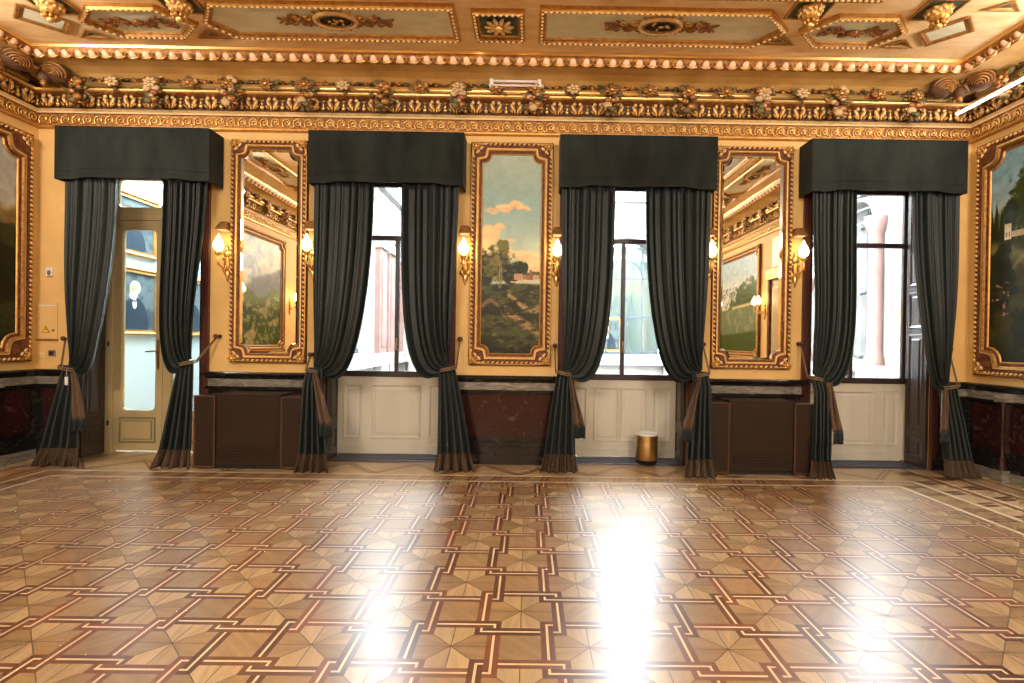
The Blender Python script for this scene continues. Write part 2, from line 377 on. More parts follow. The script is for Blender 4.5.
me.materials.append(M['parquet']); fl = bpy.data.objects.new('floor', me); C.objects.link(fl); struct(fl)

# ------------------------------------------------------------------ ceiling
CP = (XL+.48, XR-.64, YR, YB-.60)    # ceiling field inside the cornice
mb = MB(); mb.box(XL-.3, XR+.3, YR-.3, SKYB, ZC, ZC+.25, 'ceil_marble'); struct(mb.build('ceiling'))
def offset_poly(P, d):
    n = len(P); out = []
    area = sum(P[i][0]*P[(i+1) % n][1]-P[(i+1) % n][0]*P[i][1] for i in range(n)); sg = 1 if area > 0 else -1
    for i in range(n):
        a, b, c_ = Vector(P[i-1]), Vector(P[i]), Vector(P[(i+1) % n]); e1 = (b-a).normalized(); e2 = (c_-b).normalized()
        n1 = Vector((e1.y, -e1.x))*sg; n2 = Vector((e2.y, -e2.x))*sg; k = (n1+n2); k = k/max(.3, k.dot(n1)); out.append(tuple(b+k*d))
    return out
def coffer(name_i, P, fw_=.07, inner='ceil_green', deco=None, label=None, beads=True):
    """P: outline of inner field on the ceiling (world xy). Frame hangs below."""
    mb = MB(); n = len(P); P = [(x*.975, y*.975) for x, y in P]; zf = 1 if beads else .4
    rings = [(0, -.004), (.012, -.02), (.02, -.02), (.03, -.045), (.052, -.05), (.062, -.03), (fw_, -.028), (fw_, 0)]
    rows = []
    for d, z in rings: rows.append([(x, y, ZC+z*zf) for x, y in offset_poly(P, d)])
    for i in range(len(rows)-1): mb.grid([rows[i], rows[i+1]], 'gilt' if i in (0, 1, 4) else ('gilt_brown' if i in (2, 3) else 'gilt'), False, None, True)
    if beads:
        Q = offset_poly(P, .042)
        for i in range(n):
            a, b = Vector(Q[i]), Vector(Q[(i+1) % n]); L = (b-a).length; k = max(1, int(L/.05)); d = (b-a).normalized()
            R = Matrix.Rotation(math.atan2(d.y, d.x), 3, 'Z')
            for j in range(k):
                p = a+(b-a)*((j+.5)/k); mb.ell((p.x, p.y, ZC-.048), (.019, .014, .012), 'cream_gold', 6, 4, None, R)
    o = mb.build(name_i); struct(o)
    f = MB(); f.add([(x, y, ZC-.006) for x, y in P], [tuple(range(n))[::-1]], inner); f.build('panel_field', o)
    return o
ti = [10]
def nm(): ti[0] += 1; return 'trim_%d' % ti[0]
def branch(o, cx, cy, L, ang=0, mt='gilt_brown', med=False, sc=1):
    cx *= .975; cy *= .975; mb = MB(); T = Matrix.Translation((cx, cy, ZC)) @ Matrix.Rotation(ang, 4, 'Z'); rnd = random.Random(int(abs(cx*100)+abs(cy*10)))
    for sg in (-1, 1):
        pts = []; N = 14
        for k in range(N+1):
            t = k/N; x = sg*(.2*med*sc+t*L/2); pts.append((x, .05*sc*math.sin(t*9)*(1-t*.5), -.02))
        mb.tube(pts, [.010*(1-.5*k/N) for k in range(N+1)], mt, 5, T)
        for k in range(1, N+1, 1):
            p = pts[k]
            for s2 in (-1, 1):
                a = rnd.uniform(.3, 1.2)*s2*sg; ln = rnd.uniform(.022, .045)*sc; q = (p[0]+sg*math.cos(a)*ln, p[1]+math.sin(abs(a))*s2*ln*1.2, -.022)
                mb.ell(q, (ln, ln*.35, .01), rnd.choice([mt, mt, 'gilt_dark', 'flower_red']), 6, 4, T, Matrix.Rotation(math.atan2(s2, sg*1.2), 3, 'Z'))
        if med:
            for k in range(5):      # scroll volutes
                ps = [(sg*(.20+.05*k)*sc+.035*math.cos(a)*sc*(1-a/9), (-1)**k*.045*sc+.035*math.sin(a)*sc*(1-a/9), -.028) for a in [i*.6 for i in range(11)]]
                mb.tube(ps, .008, 'gilt_bright' if k % 2 else mt, 5, T)
    if not med: mb.ell((0, 0, -.03), (.05, .045, .02), 'gilt_dark', 8, 5, T)
    mb.build('relief_branch', o)
    if med:
        m2 = MB(); N = 32
        for rr, z, w_, mm in ((1.0, -.02, .03, 'cream_gold'), (.80, -.03, .012, 'gilt_dark')):
            m2.tube([(.19*rr*sc*math.cos(2*PI*i/N), .115*rr*sc*math.sin(2*PI*i/N), z) for i in range(N+1)], w_*sc*.8, mm, 6, T, False)
        m2.ell((0, 0, -.012), (.165*sc, .10*sc, .012), 'black_oval', 24, 6, T)
        for i in range(16):
            a = 2*PI*i/16; m2.ell((.235*sc*math.cos(a), .15*sc*math.sin(a), -.02), (.022, .013, .012), 'gilt', 6, 4, T, Matrix.Rotation(a, 3, 'Z'))
        for i in range(9):
            a = rnd.uniform(0, 6.28); r_ = rnd.uniform(0, .09); m2.ell((r_*math.cos(a)*1.3*sc, r_*math.sin(a)*.7*sc, -.03), (.018, .012, .01), 'gilt_bright', 6, 4, T, Matrix.Rotation(a, 3, 'Z'))
        m2.build('medallion', o)
# bays seen along the back wall
A = coffer(nm(), [(-4.24, 5.06), (-4.06, 5.26), (-3.50, 5.26), (-3.32, 5.10), (-3.50, 4.90), (-4.06, 4.90)]); branch(A, -3.78, 5.08, .6)
B = coffer(nm(), [(-3.06, 5.05), (-2.90, 5.24), (-.78, 5.24), (-.78, 4.82), (-2.90, 4.82)]); branch(B, -1.86, 5.0, .55, med=True)
Cc = coffer(nm(), [(-.49, 5.22), (-.14, 5.22), (-.14, 4.88), (-.49, 4.88)], inner='ceil_dark')
mb = MB()
for i in range(10):
    a = 2*PI*i/10; mb.ell((-.307+.085*math.cos(a), 4.92+.08*math.sin(a), ZC-.03), (.06, .022, .018), 'cream_gold', 7, 4, None, Matrix.Rotation(a, 3, 'Z'))
mb.ell((-.307, 4.92, ZC-.045), (.04, .04, .03), 'gilt_bright', 8, 5); mb.build('rosette', Cc)
D = coffer(nm(), [(.14, 5.24), (2.18, 5.24), (2.36, 5.04), (2.14, 4.82), (.14, 4.82)]); branch(D, 1.22, 5.0, .55, med=True)
Ee = coffer(nm(), [(2.66, 5.04), (2.84, 5.22), (3.34, 5.22), (3.50, 5.02), (3.34, 4.86), (2.84, 4.86)]); branch(Ee, 3.08, 5.04, .55)
coffer(nm(), [(3.80, 5.06), (3.95, 5.19), (4.14, 5.00), (4.00, 4.86)], .03, beads=False)
coffer(nm(), [(-4.87, 5.06), (-4.66, 5.25), (-4.52, 5.12), (-4.72, 4.92)], .03, beads=False)
for tx, ty, sx in ((-3.20, 5.33, 1), (3.68, 5.28, 1), (-4.42, 5.36, 1), (2.46, 5.27, 1), (4.2, 4.68, 1)):
    coffer(nm(), [(tx-.065, ty-.015), (tx+.065, ty-.015), (tx, ty-.06)], .012, 'ceil_dark', beads=False)
# side bays (seen in the mirrors) and the great centre panel
coffer(nm(), [(-3.3, 4.50), (3.0, 4.50), (3.5, 4.0), (3.5, -2.0), (3.0, -2.5), (-3.3, -2.5), (-3.8, -2.0), (-3.8, 4.0)], .10, 'ceil_blue', beads=True)
for sx, dx in ((-4.55, 1), (4.02, -1)):
    for cy_ in (2.9, -.1):
        o = coffer(nm(), [(sx-.2, cy_-1.0), (sx-.2, cy_+1.0), (sx, cy_+1.2), (sx+.2, cy_+1.0), (sx+.2, cy_-1.0), (sx, cy_-1.2)]); branch(o, sx, cy_, .55, PI/2, med=True)
    coffer(nm(), [(sx-.17, 1.2), (sx+.17, 1.2), (sx+.17, 1.54), (sx-.17, 1.54)], inner='ceil_dark')
# hanging bosses
def boss():
    o = empty('ceiling_boss')
    r = MB(); r.box(-.17, .17, -.15, .15, -.012, -.002, 'ceil_dark'); 
    for a0, a1, b0, b1 in ((-.19, .19, -.17, -.15), (-.19, .19, .15, .17), (-.19, -.17, -.15, .15), (.17, .19, -.15, .15)): r.box(a0, a1, b0, b1, -.02, -.001, 'gilt')
    r.build('backplate', o)
    k = MB(); k.lathe((0, 0, 0), [(.03, 0), (.115, -.01), (.125, -.03), (.105, -.055), (.085, -.06), (.09, -.075), (.07, -.11), (.045, -.12)], 'gilt', 40, None, .07, 10)
    for i in range(12):
        a = 2*PI*i/12; k.ell((.10*math.cos(a), .10*math.sin(a), -.045), (.014, .020, .034), 'cream_gold', 6, 4, None, Matrix.Rotation(a, 3, 'Z'))
    k.build('collar', o)
    f = MB(); f.ell((0, 0, -.155), (.035, .035, .04), 'gilt_bright', 8, 6)
    for i in range(8):
        a = 2*PI*i/8; f.ell((.05*math.cos(a), .05*math.sin(a), -.14), (.03, .018, .024), 'gilt', 6, 4, None, Matrix.Rotation(a, 3, 'Z'))
    f.build('flower_tip', o); return o
b0 = boss(); spots = [(-4.40, 4.86, 'gilded hanging ceiling boss in the far left corner bay'), (-3.20, 4.82, 'gilded hanging ceiling boss between the two left relief panels'),
                      (2.50, 4.74, 'gilded hanging ceiling boss between the two right relief panels'), (3.64, 4.72, 'gilded hanging ceiling boss nearest the right wall above the light tube')]
for i, (x, y, lb) in enumerate(spots):
    o = b0 if i == 0 else copy_tree(b0); o.location = (x*.975, y*.97, ZC); o.scale = (.88, .88, .95); tag(o, lb, 'ceiling ornament', 'hanging bosses of the coffered ceiling')

# ------------------------------------------------------------------ cornice
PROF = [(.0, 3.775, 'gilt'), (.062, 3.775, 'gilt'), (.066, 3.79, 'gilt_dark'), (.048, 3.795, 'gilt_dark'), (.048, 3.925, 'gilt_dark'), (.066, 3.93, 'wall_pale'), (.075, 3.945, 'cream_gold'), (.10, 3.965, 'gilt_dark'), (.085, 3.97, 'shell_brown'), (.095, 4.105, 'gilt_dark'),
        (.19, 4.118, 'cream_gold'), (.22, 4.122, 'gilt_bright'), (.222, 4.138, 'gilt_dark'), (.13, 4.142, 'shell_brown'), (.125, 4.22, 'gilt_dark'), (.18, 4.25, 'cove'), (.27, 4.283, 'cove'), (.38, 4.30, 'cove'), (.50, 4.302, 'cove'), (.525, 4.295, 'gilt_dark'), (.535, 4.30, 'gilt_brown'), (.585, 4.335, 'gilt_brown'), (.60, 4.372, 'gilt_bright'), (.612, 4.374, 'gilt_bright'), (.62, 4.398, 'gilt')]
def cornice(kind, name, ps, s0, s1, e0, e1):
    """e0,e1: mitre factor at the ends (ratio of adjoining projection)"""
    T = wallT(kind) @ Matrix.Translation((0, 0, -.038)); mb = MB()
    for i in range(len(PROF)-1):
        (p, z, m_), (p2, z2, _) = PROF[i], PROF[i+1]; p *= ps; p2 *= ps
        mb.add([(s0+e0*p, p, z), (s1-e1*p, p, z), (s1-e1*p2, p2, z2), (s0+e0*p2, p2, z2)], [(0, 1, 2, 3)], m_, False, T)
    o = struct(mb.build(name)); pj = lambda s, p, z: (s, p*ps, z)
    # egg and dart
    mb = MB(); p = .562; a, b = s0+e0*p*ps, s1-e1*p*ps; n = int((b-a)/.136); st = (b-a)/n
    for k in range(n):
        s = a+(k+.5)*st; c = pj(s, .560, 4.328)
        mb.ell(c, (.042, .028, .046), 'egg', 8, 6, T, Matrix.Rotation(-.7, 3, 'X'))
        ring = [(s+.056*math.sin(t), .56*ps-.012+.032*math.cos(t)*.6, 4.33-.042*math.cos(t)) for t in [-2.4+4.8*i/8 for i in range(9)]]
        mb.tube(ring, .009, 'gilt_bright', 4, T, False)
        mb.ell(pj(s+st/2, .565, 4.325), (.012, .02, .038), 'gilt_dark', 5, 4, T, Matrix.Rotation(-.7, 3, 'X'))
    mb.build('egg_and_dart', o)
    # wave scroll
    mb = MB(); p = .052; a, b = s0+e0*p*ps, s1-e1*p*ps; n = int((b-a)/.124); st = (b-a)/n
    for k in range(n):
        s = a+(k+.5)*st; pts = []
        for i in range(15):
            t = i/14*3.6*PI/1.2; r = .056*(1-.062*i); pts.append((s+r*math.cos(PI*1.25-t), .052*ps+.004, 3.862+r*math.sin(PI*1.25-t)))
        pts = [(s-st*.95, .052*ps+.004, 3.885), (s-st*.78, .052*ps+.004, 3.842), (s-st*.55, .052*ps+.004, 3.812)]+pts
        mb.tube(pts, .008, 'gilt_bright', 4, T, False)
    mb.build('wave_scroll', o)
    # leaf band
    mb = MB(); p = .12; a, b = s0+e0*p*ps, s1-e1*p*ps; n = int((b-a)/.222); st = (b-a)/n
    for k in range(n):
        s = a+(k+.5)*st
        for sg in (-1, 1):
            for j, (dx, dz, rx, rz, ang) in enumerate(((.020, 4.025, .019, .055, .12), (.044, 4.05, .018, .045, .40), (.055, 4.005, .015, .032, .7), (.032, 4.09, .024, .020, 1.0))):
                mb.ell((s+sg*dx, (.115+.006*j)*ps, dz), (rx, .018, rz), 'gilt' if j % 2 == 0 else 'cream_gold', 6, 4, T, Matrix.Rotation(sg*ang, 3, 'Y'))
        s2 = s+st/2
        mb.ell((s2, .12*ps, 4.005), (.026, .02, .026), 'gilt_bright', 6, 4, T); mb.ell((s2, .12*ps, 4.045), (.012, .016, .03), 'gilt_bright', 6, 4, T)
        mb.ell((s2, .11*ps, 4.085), (.026, .016, .012), 'gilt', 6, 4, T)
    mb.build('leaf_band', o)
    mb = MB(); p = .20*ps; a, b = s0+e0*p+.12, s1-e1*p-.12
    mb.tube([(a, p, 4.182), (b, p, 4.182)], .036, 'gilt_bright', 10, T)
    s = a
    rnd = random.Random(len(name)+int(s1*10))
    while s < b:       # foliage lying on the rod
        for j in range(5): mb.ell((s+rnd.uniform(-.05, .05), p-.01+rnd.uniform(-.03, .03), 4.222+rnd.uniform(-.012, .04)), (rnd.uniform(.022, .045), .016, .016), rnd.choice(['leaf_dark', 'leaf_dark', 'gilt_dark', 'shell_brown', 'shell_brown', 'gilt_brown']), 5, 4, T, Matrix.Rotation(rnd.uniform(-1, 1), 3, 'Y'))
        s += .075
    mb.build('reeded_rod', o)
    return o, T
def cluster_mesh(seed, big):
    rnd = random.Random(seed); mb = MB()
    if big: regs = [(0, .03, .075, .055), (0, -.05, .07, .05), (0, -.13, .05, .05)]
    else: regs = [(0, .015, .06, .045)]
    for cx, cz, rx, rz in regs:
        for k in range(12 if big else 11):
            a = rnd.uniform(0, 6.28); q = rnd.uniform(.5, 1.25)
            mb.ell((cx+rx*q*math.cos(a), rnd.uniform(-.015, .03), cz+rz*q*math.sin(a)), (rnd.uniform(.022, .042), .008, .013), rnd.choice(['leaf_dark', 'leaf_green', 'leaf_green', 'gilt_dark']), 6, 4, None, Matrix.Rotation(-a+rnd.uniform(-.5, .5), 3, 'Y'))
        for k in range(5):
            r = rnd.uniform(.016, .034); a = rnd.uniform(0, 6.28)
            mb.ell((cx+rx*.55*math.cos(a), .03+rnd.uniform(0, .02), cz+rz*.55*math.sin(a)), (r, r*.8, r), rnd.choice(['flower_cream', 'flower_red', 'leaf_dark', 'leaf_green', 'gilt_dark']), 8, 6)
    for k in range(7):        # petals of the main flower
        a = 2*PI*k/7; mb.ell((.03*math.cos(a), .062, .01+.03*math.sin(a)), (.022, .010, .014), 'flower_cream' if seed % 3 == 1 else 'gilt_brown', 6, 4, None, Matrix.Rotation(-a, 3, 'Y'))
    mb.ell((0, .07, .01), (.014, .012, .014), 'gilt_bright', 6, 4)
    o = mb.build('flower_cluster'); me = o.data; bpy.data.objects.remove(o); return me
CM = [cluster_mesh(i, True) for i in range(4)]; CS = [cluster_mesh(10+i, False) for i in range(3)]
cor = {}
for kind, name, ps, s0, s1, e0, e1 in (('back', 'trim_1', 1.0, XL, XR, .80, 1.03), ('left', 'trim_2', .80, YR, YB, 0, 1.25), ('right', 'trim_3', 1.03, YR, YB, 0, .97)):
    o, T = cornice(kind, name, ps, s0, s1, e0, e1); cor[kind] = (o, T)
    k = 0; s = (s0+.62 if kind == 'back' else s1-.70)
    while (s < s1-.4 if kind == 'back' else s > 0-2.5):
        me = CM[k//2 % 4] if k % 2 == 0 else CS[k//2 % 3]
        c = bpy.data.objects.new('flower_cluster', me); C.objects.link(c); c.parent = o; c.matrix_local = T @ Matrix.Translation((s, .215*ps, 4.175)) @ Matrix.Diagonal((1.55, 1.2, 1.2, 1)); k += 1
        s += .417 if kind == 'back' else -.417
# corner shells
def shell(pts, mask, sgn, parent):
    mb = MB()
    for (x, y), a0 in pts:
        T = Matrix.Translation((x, y, 4.20)) @ Matrix.Rotation(a0, 4, 'Z') @ Matrix.Rotation(.55, 4, 'X'); mb.ell((0, 0, 0), (.125, .08, .115), 'shell_brown', 16, 10, T)
        for k in range(5):          # curled ridges of the scroll
            r = .116-.023*k
            pp = [(r*math.cos(t), r*.85*math.sin(t)-.004*k) for t in [-.6+3.6*i/12 for i in range(13)]]
            mb.tube([(a, -.08*math.sqrt(max(.02, 1-(a/.125)**2-(b/.115)**2))-.006, b) for a, b in pp], [.012-.006*abs(i-6)/6 for i in range(13)], 'gilt_brown' if k % 2 else 'gilt_dark', 6, T)
    T = Matrix.Translation((*mask, 4.165)) @ Matrix.Rotation(sgn*PI/4, 4, 'Z')
    for i in range(7):
        a = -1.25+2.5*i/6; mb.ell((.07*math.sin(a), -.02, .03+.08*math.cos(a)), (.018, .03, .06), 'shell_brown' if i % 2 else 'gilt_dark', 6, 5, T, Matrix.Rotation(a, 3, 'Y'))
    mb.ell((0, -.03, -.03), (.06, .05, .07), 'shell_brown', 10, 6, T); mb.ell((0, -.05, -.10), (.03, .03, .04), 'gilt_dark', 8, 6, T)
    mb.build('corner_shell', parent)
shell((((-5.06, 5.64), 0), ((-5.24, 5.38), 1.0)), (-5.20, 5.64), 1, cor['back'][0]); shell((((4.42, 5.64), 0), ((4.70, 5.46), -1.0)), (4.62, 5.64), -1, cor['back'][0])
# thin bright rule under the ceiling line on the walls left and right of the frames handled by cornice

# ------------------------------------------------------------------ light tubes on the cornice
o = empty('tube_light', (-.17, 5.76, 4.155)); tag(o, 'unlit twin tube light fixture on the cornice above the central painting', 'lamp')
f = MB(); f.tube([(-.27, -.04, .07), (.27, -.04, .07)], .016, 'tube_off', 8); f.build('upper_tube', o)
f = MB(); f.tube([(-.29, -.05, .02), (.26, -.05, .02)], .012, 'tube_off', 8); f.build('lower_tube', o)
f = MB(); f.box(-.28, .28, -.03, .02, .0, .085, 'gilt_brown')
for sx in (-.26, .26): f.box(sx-.02, sx+.02, -.055, .0, -.005, .09, 'white_plastic')
f.build('housing', o)
o = empty('tube_light', (4.78, 4.95, 4.0)); tag(o, 'lit slim white tube light running along the right wall cornice', 'lamp')
f = MB(); f.tube([(-.04, .87, .0), (-.04, -.95, .0)], .016, 'tube_on', 8); f.build('tube', o)
f = MB(); f.box(-.02, .01, -.95, .87, .0, .03, 'white_plastic')
for yy in (-.7, 0, .7): f.box(0, .20, yy-.01, yy+.01, .005, .02, 'gilt_brown')
f.build('housing', o)

for kx, ky, rz, lb in ((XL+.36, 4.0, 0, 'lit slim white tube light on the left wall cornice'), (-2.6, YR+.36, PI/2, 'added unseen fill tube light on the left of the rear wall'), (2.1, YR+.36, -PI/2*-1, 'added unseen fill tube light on the right of the rear wall')):  # both rear-wall tubes are added out of view to brighten the hall
    o = empty('tube_light', (kx, ky, 4.03), rz); tag(o, lb, 'lamp'); f = MB(); f.tube([(0, -.95, 0), (0, .95, 0)], .016, 'tube_on', 8); f.build('tube', o)
    f = MB(); f.box(-.015, .015, -.95, .95, .016, .035, 'white_plastic')
    for yy in (-.7, 0, .7): f.box(-.33, 0, yy-.01, yy+.01, .018, .03, 'gilt_brown')
    f.build('housing', o)
for kx, ky, dx, dy, en in ((XR-.36, 4.3, -.8, .6, .8), (XL+.40, 4.0, .8, .6, .9), (-2.6, YR+.40, 0, 1, 3.2), (2.1, YR+.40, 0, 1, 3.2)):  # last two rows: glow of the added rear-wall tubes
    L = bpy.data.lights.new('tube_glow', 'AREA'); L.shape = 'RECTANGLE'; L.size = 1.8; L.size_y = .05; L.energy = TUBE*en; L.color = (1, .90, .80); lo = bpy.data.objects.new('tube_glow', L); C.objects.link(lo)
    lo.location = (kx, ky, 4.0); z_ = -Vector((dx, dy, -.35 if abs(dx) > 0 else .0)).normalized(); x_ = Vector((0, 1, 0)) if abs(dx) > 0 else Vector((-1, 0, 0)); x_ = (x_-z_*x_.dot(z_)).normalized(); lo.rotation_euler = Matrix((x_, z_.cross(x_), z_)).transposed().to_euler()

# ------------------------------------------------------------------ picture and mirror frames
def notched(w_, h_, r, n=4):
    """inner outline with stepped concave corners, centred x, z from 0"""
    pts = []
    for sx, sz, a0 in ((1, 1, 270), (-1, 1, 0), (-1, -1, 90), (1, -1, 180)):
        cx, cz = sx*w_/2, (h_ if sz > 0 else 0)
        arc = []
        for k in range(n+1):
            a = math.radians(a0-90*k/n); arc.append((cx+r*math.cos(a), cz+r*math.sin(a)))
        pts += arc
    return pts
def make_frame(root, W, H, bw, r=.10, mirror=False):
    """outer W x H, border bw; local origin at bottom centre on the wall, viewer at -Y"""
    iw, ih = W-2*bw, H-2*bw; n = 4
    Pi = [(x, z+bw) for x, z in notched(iw, ih, r, n)]
    # order: each corner arc; adjust orientation so that arcs run counter-clockwise
    Po = [];
    for sx, sz in ((1, 1), (-1, 1), (-1, -1), (1, -1)):
        ox, oz = sx*W/2, (H if sz > 0 else 0); ex, ez = -sx*(bw+r), -sz*(bw+r)
        a = [(ox, oz+ez), (ox, oz+ez/2), (ox, oz), (ox+ex/2, oz), (ox+ex, oz)]
        if sx*sz < 0: a = a[::-1]
        Po += a
    # Pi arcs start at matching side: verify ordering
    fixed = []
    for c in range(4):
        arc = Pi[c*(n+1):(c+1)*(n+1)]; tgt = Po[c*(n+1):(c+1)*(n+1)]
        d1 = math.dist(arc[0], tgt[0])+math.dist(arc[-1], tgt[-1]); d2 = math.dist(arc[-1], tgt[0])+math.dist(arc[0], tgt[-1])
        fixed += arc if d1 <= d2 else arc[::-1]
    Pi = fixed
    prof = [(0, .018, 'gilt'), (.05, .026, 'gilt'), (.10, .030, 'frame_red'), (.30, .034, 'gilt_brown'), (.36, .055, 'gilt'), (.48, .06, 'cream_gold'), (.58, .055, 'frame_red'), (.66, .05, 'frame_red'), (.90, .062, 'gilt'), (.97, .06, 'frame_red'), (1, .05, 'frame_red'), (1, 0, 'frame_red')]
    mb = MB(); rows = []; Pm = offset_poly(Pi, bw*.50)
    for fr_, d, _ in prof:
        A_, B_, k_ = (Pi, Pm, fr_/.58) if fr_ <= .58 else (Pm, Po, (fr_-.58)/.42)
        rows.append([(a[0]+(b[0]-a[0])*k_, -d, a[1]+(b[1]-a[1])*k_) for a, b in zip(A_, B_)])
    for i in range(len(rows)-1): mb.grid([rows[i], rows[i+1]], prof[i][2], False, None, True)
    o_ = bw*.21
    sides = [((-W/2+.14, o_), (W/2-.14, o_)), ((-W/2+.14, H-o_), (W/2-.14, H-o_)), ((-W/2+o_, .14), (-W/2+o_, H-.14)), ((W/2-o_, .14), (W/2-o_, H-.14))]
    for a, b in sides:
        a = Vector((a[0], -.066, a[1])); b = Vector((b[0], -.066, b[1])); L = (b-a).length; k = int(L/.052); d = (b-a)/k; ang = math.atan2(d.z, d.x)
        for j in range(k):
            mb.ell(a+d*(j+.5), (.021, .015, .011), 'gilt_bright' if j % 2 else 'cream_gold', 6, 4, None, Matrix.Rotation(-(ang+.7), 3, 'Y'))
    mb.build('frame', root)
    ro = MB()
    for k in range(6):
        a = 2*PI*k/6; ro.ell((.03*math.cos(a), -.012, .03*math.sin(a)), (.024, .014, .015), 'gilt', 6, 4, None, Matrix.Rotation(-a, 3, 'Y'))
    ro.ell((0, -.02, 0), (.016, .014, .016), 'gilt_bright', 6, 4)
    for dx, dz in ((.06, .02), (.02, .06)): ro.ell((-dx, -.008, -dz), (.03, .012, .016), 'cream_gold', 6, 4, None, Matrix.Rotation(.8, 3, 'Y'))
    first = ro.build('corner_flower', root); k = 0
    for sx in (-1, 1):
        for sz in (-1, 1):
            c = first if k == 0 else first.copy()
            if k: C.objects.link(c)
            c.location = (sx*(W/2-bw*.42), -.062, H/2+sz*(H/2-bw*.42)); c.scale = (sx, 1, sz); k += 1
    return Pi, iw, ih
def npnoise(X, Y, seed, octaves=5):
    rs = np.random.RandomState(seed); out = np.zeros_like(X); amp = 1; tot = 0
    for o in range(octaves):
        G = rs.rand(64, 64); x = X*2**o; y = Y*2**o; xi = np.floor(x).astype(int); yi = np.floor(y).astype(int); fx = x-xi; fy = y-yi
        fx = fx*fx*(3-2*fx); fy = fy*fy*(3-2*fy); g = lambda a, b: G[a % 64, b % 64]
        out += amp*((g(xi, yi)*(1-fx)+g(xi+1, yi)*fx)*(1-fy)+(g(xi, yi+1)*(1-fx)+g(xi+1, yi+1)*fx)*fy); tot += amp; amp *= .5
    return out/tot
def sstep(a, b, x): t = np.clip((x-a)/(b-a), 0, 1); return t*t*(3-2*t)
def lay(img, col, a): a = np.clip(a, 0, 1)[..., None]; return img*(1-a)+np.array(col)*a
def canvas(root, W, H, x0, z0, nx, ny, painter, name='canvas', yoff=-.012):
    u, v = np.meshgrid((np.arange(nx)+.5)/nx, (np.arange(ny)+.5)/ny); img = painter(u, v, W/H)
    X = np.linspace(x0, x0+W, nx+1); Z = np.linspace(z0, z0+H, ny+1)
    vs = [(x, yoff, z) for z in Z for x in X]; fs = [(j*(nx+1)+i, j*(nx+1)+i+1, (j+1)*(nx+1)+i+1, (j+1)*(nx+1)+i) for j in range(ny) for i in range(nx)]
    k = len(vs); fs.append((k, k+1, k+2, k+3)); vs += [(x0, 0, z0), (x0, 0, z0+H), (x0+W, 0, z0+H), (x0+W, 0, z0)]
    me = bpy.data.meshes.new(name); me.from_pydata(vs, [], fs); ca = me.color_attributes.new('Col', 'FLOAT_COLOR', 'CORNER')
    c4 = np.ones((ny*nx, 4, 4)); c4[:, :, :3] = (np.clip(img, 0, 1)**2.2).reshape(-1, 3)[:, None, :]
    ca.data.foreach_set('color', np.concatenate([c4.reshape(-1), np.ones(16)*.2])); me.materials.append(M['canvas'])
    o = bpy.data.objects.new(name, me); C.objects.link(o); o.parent = root; return o
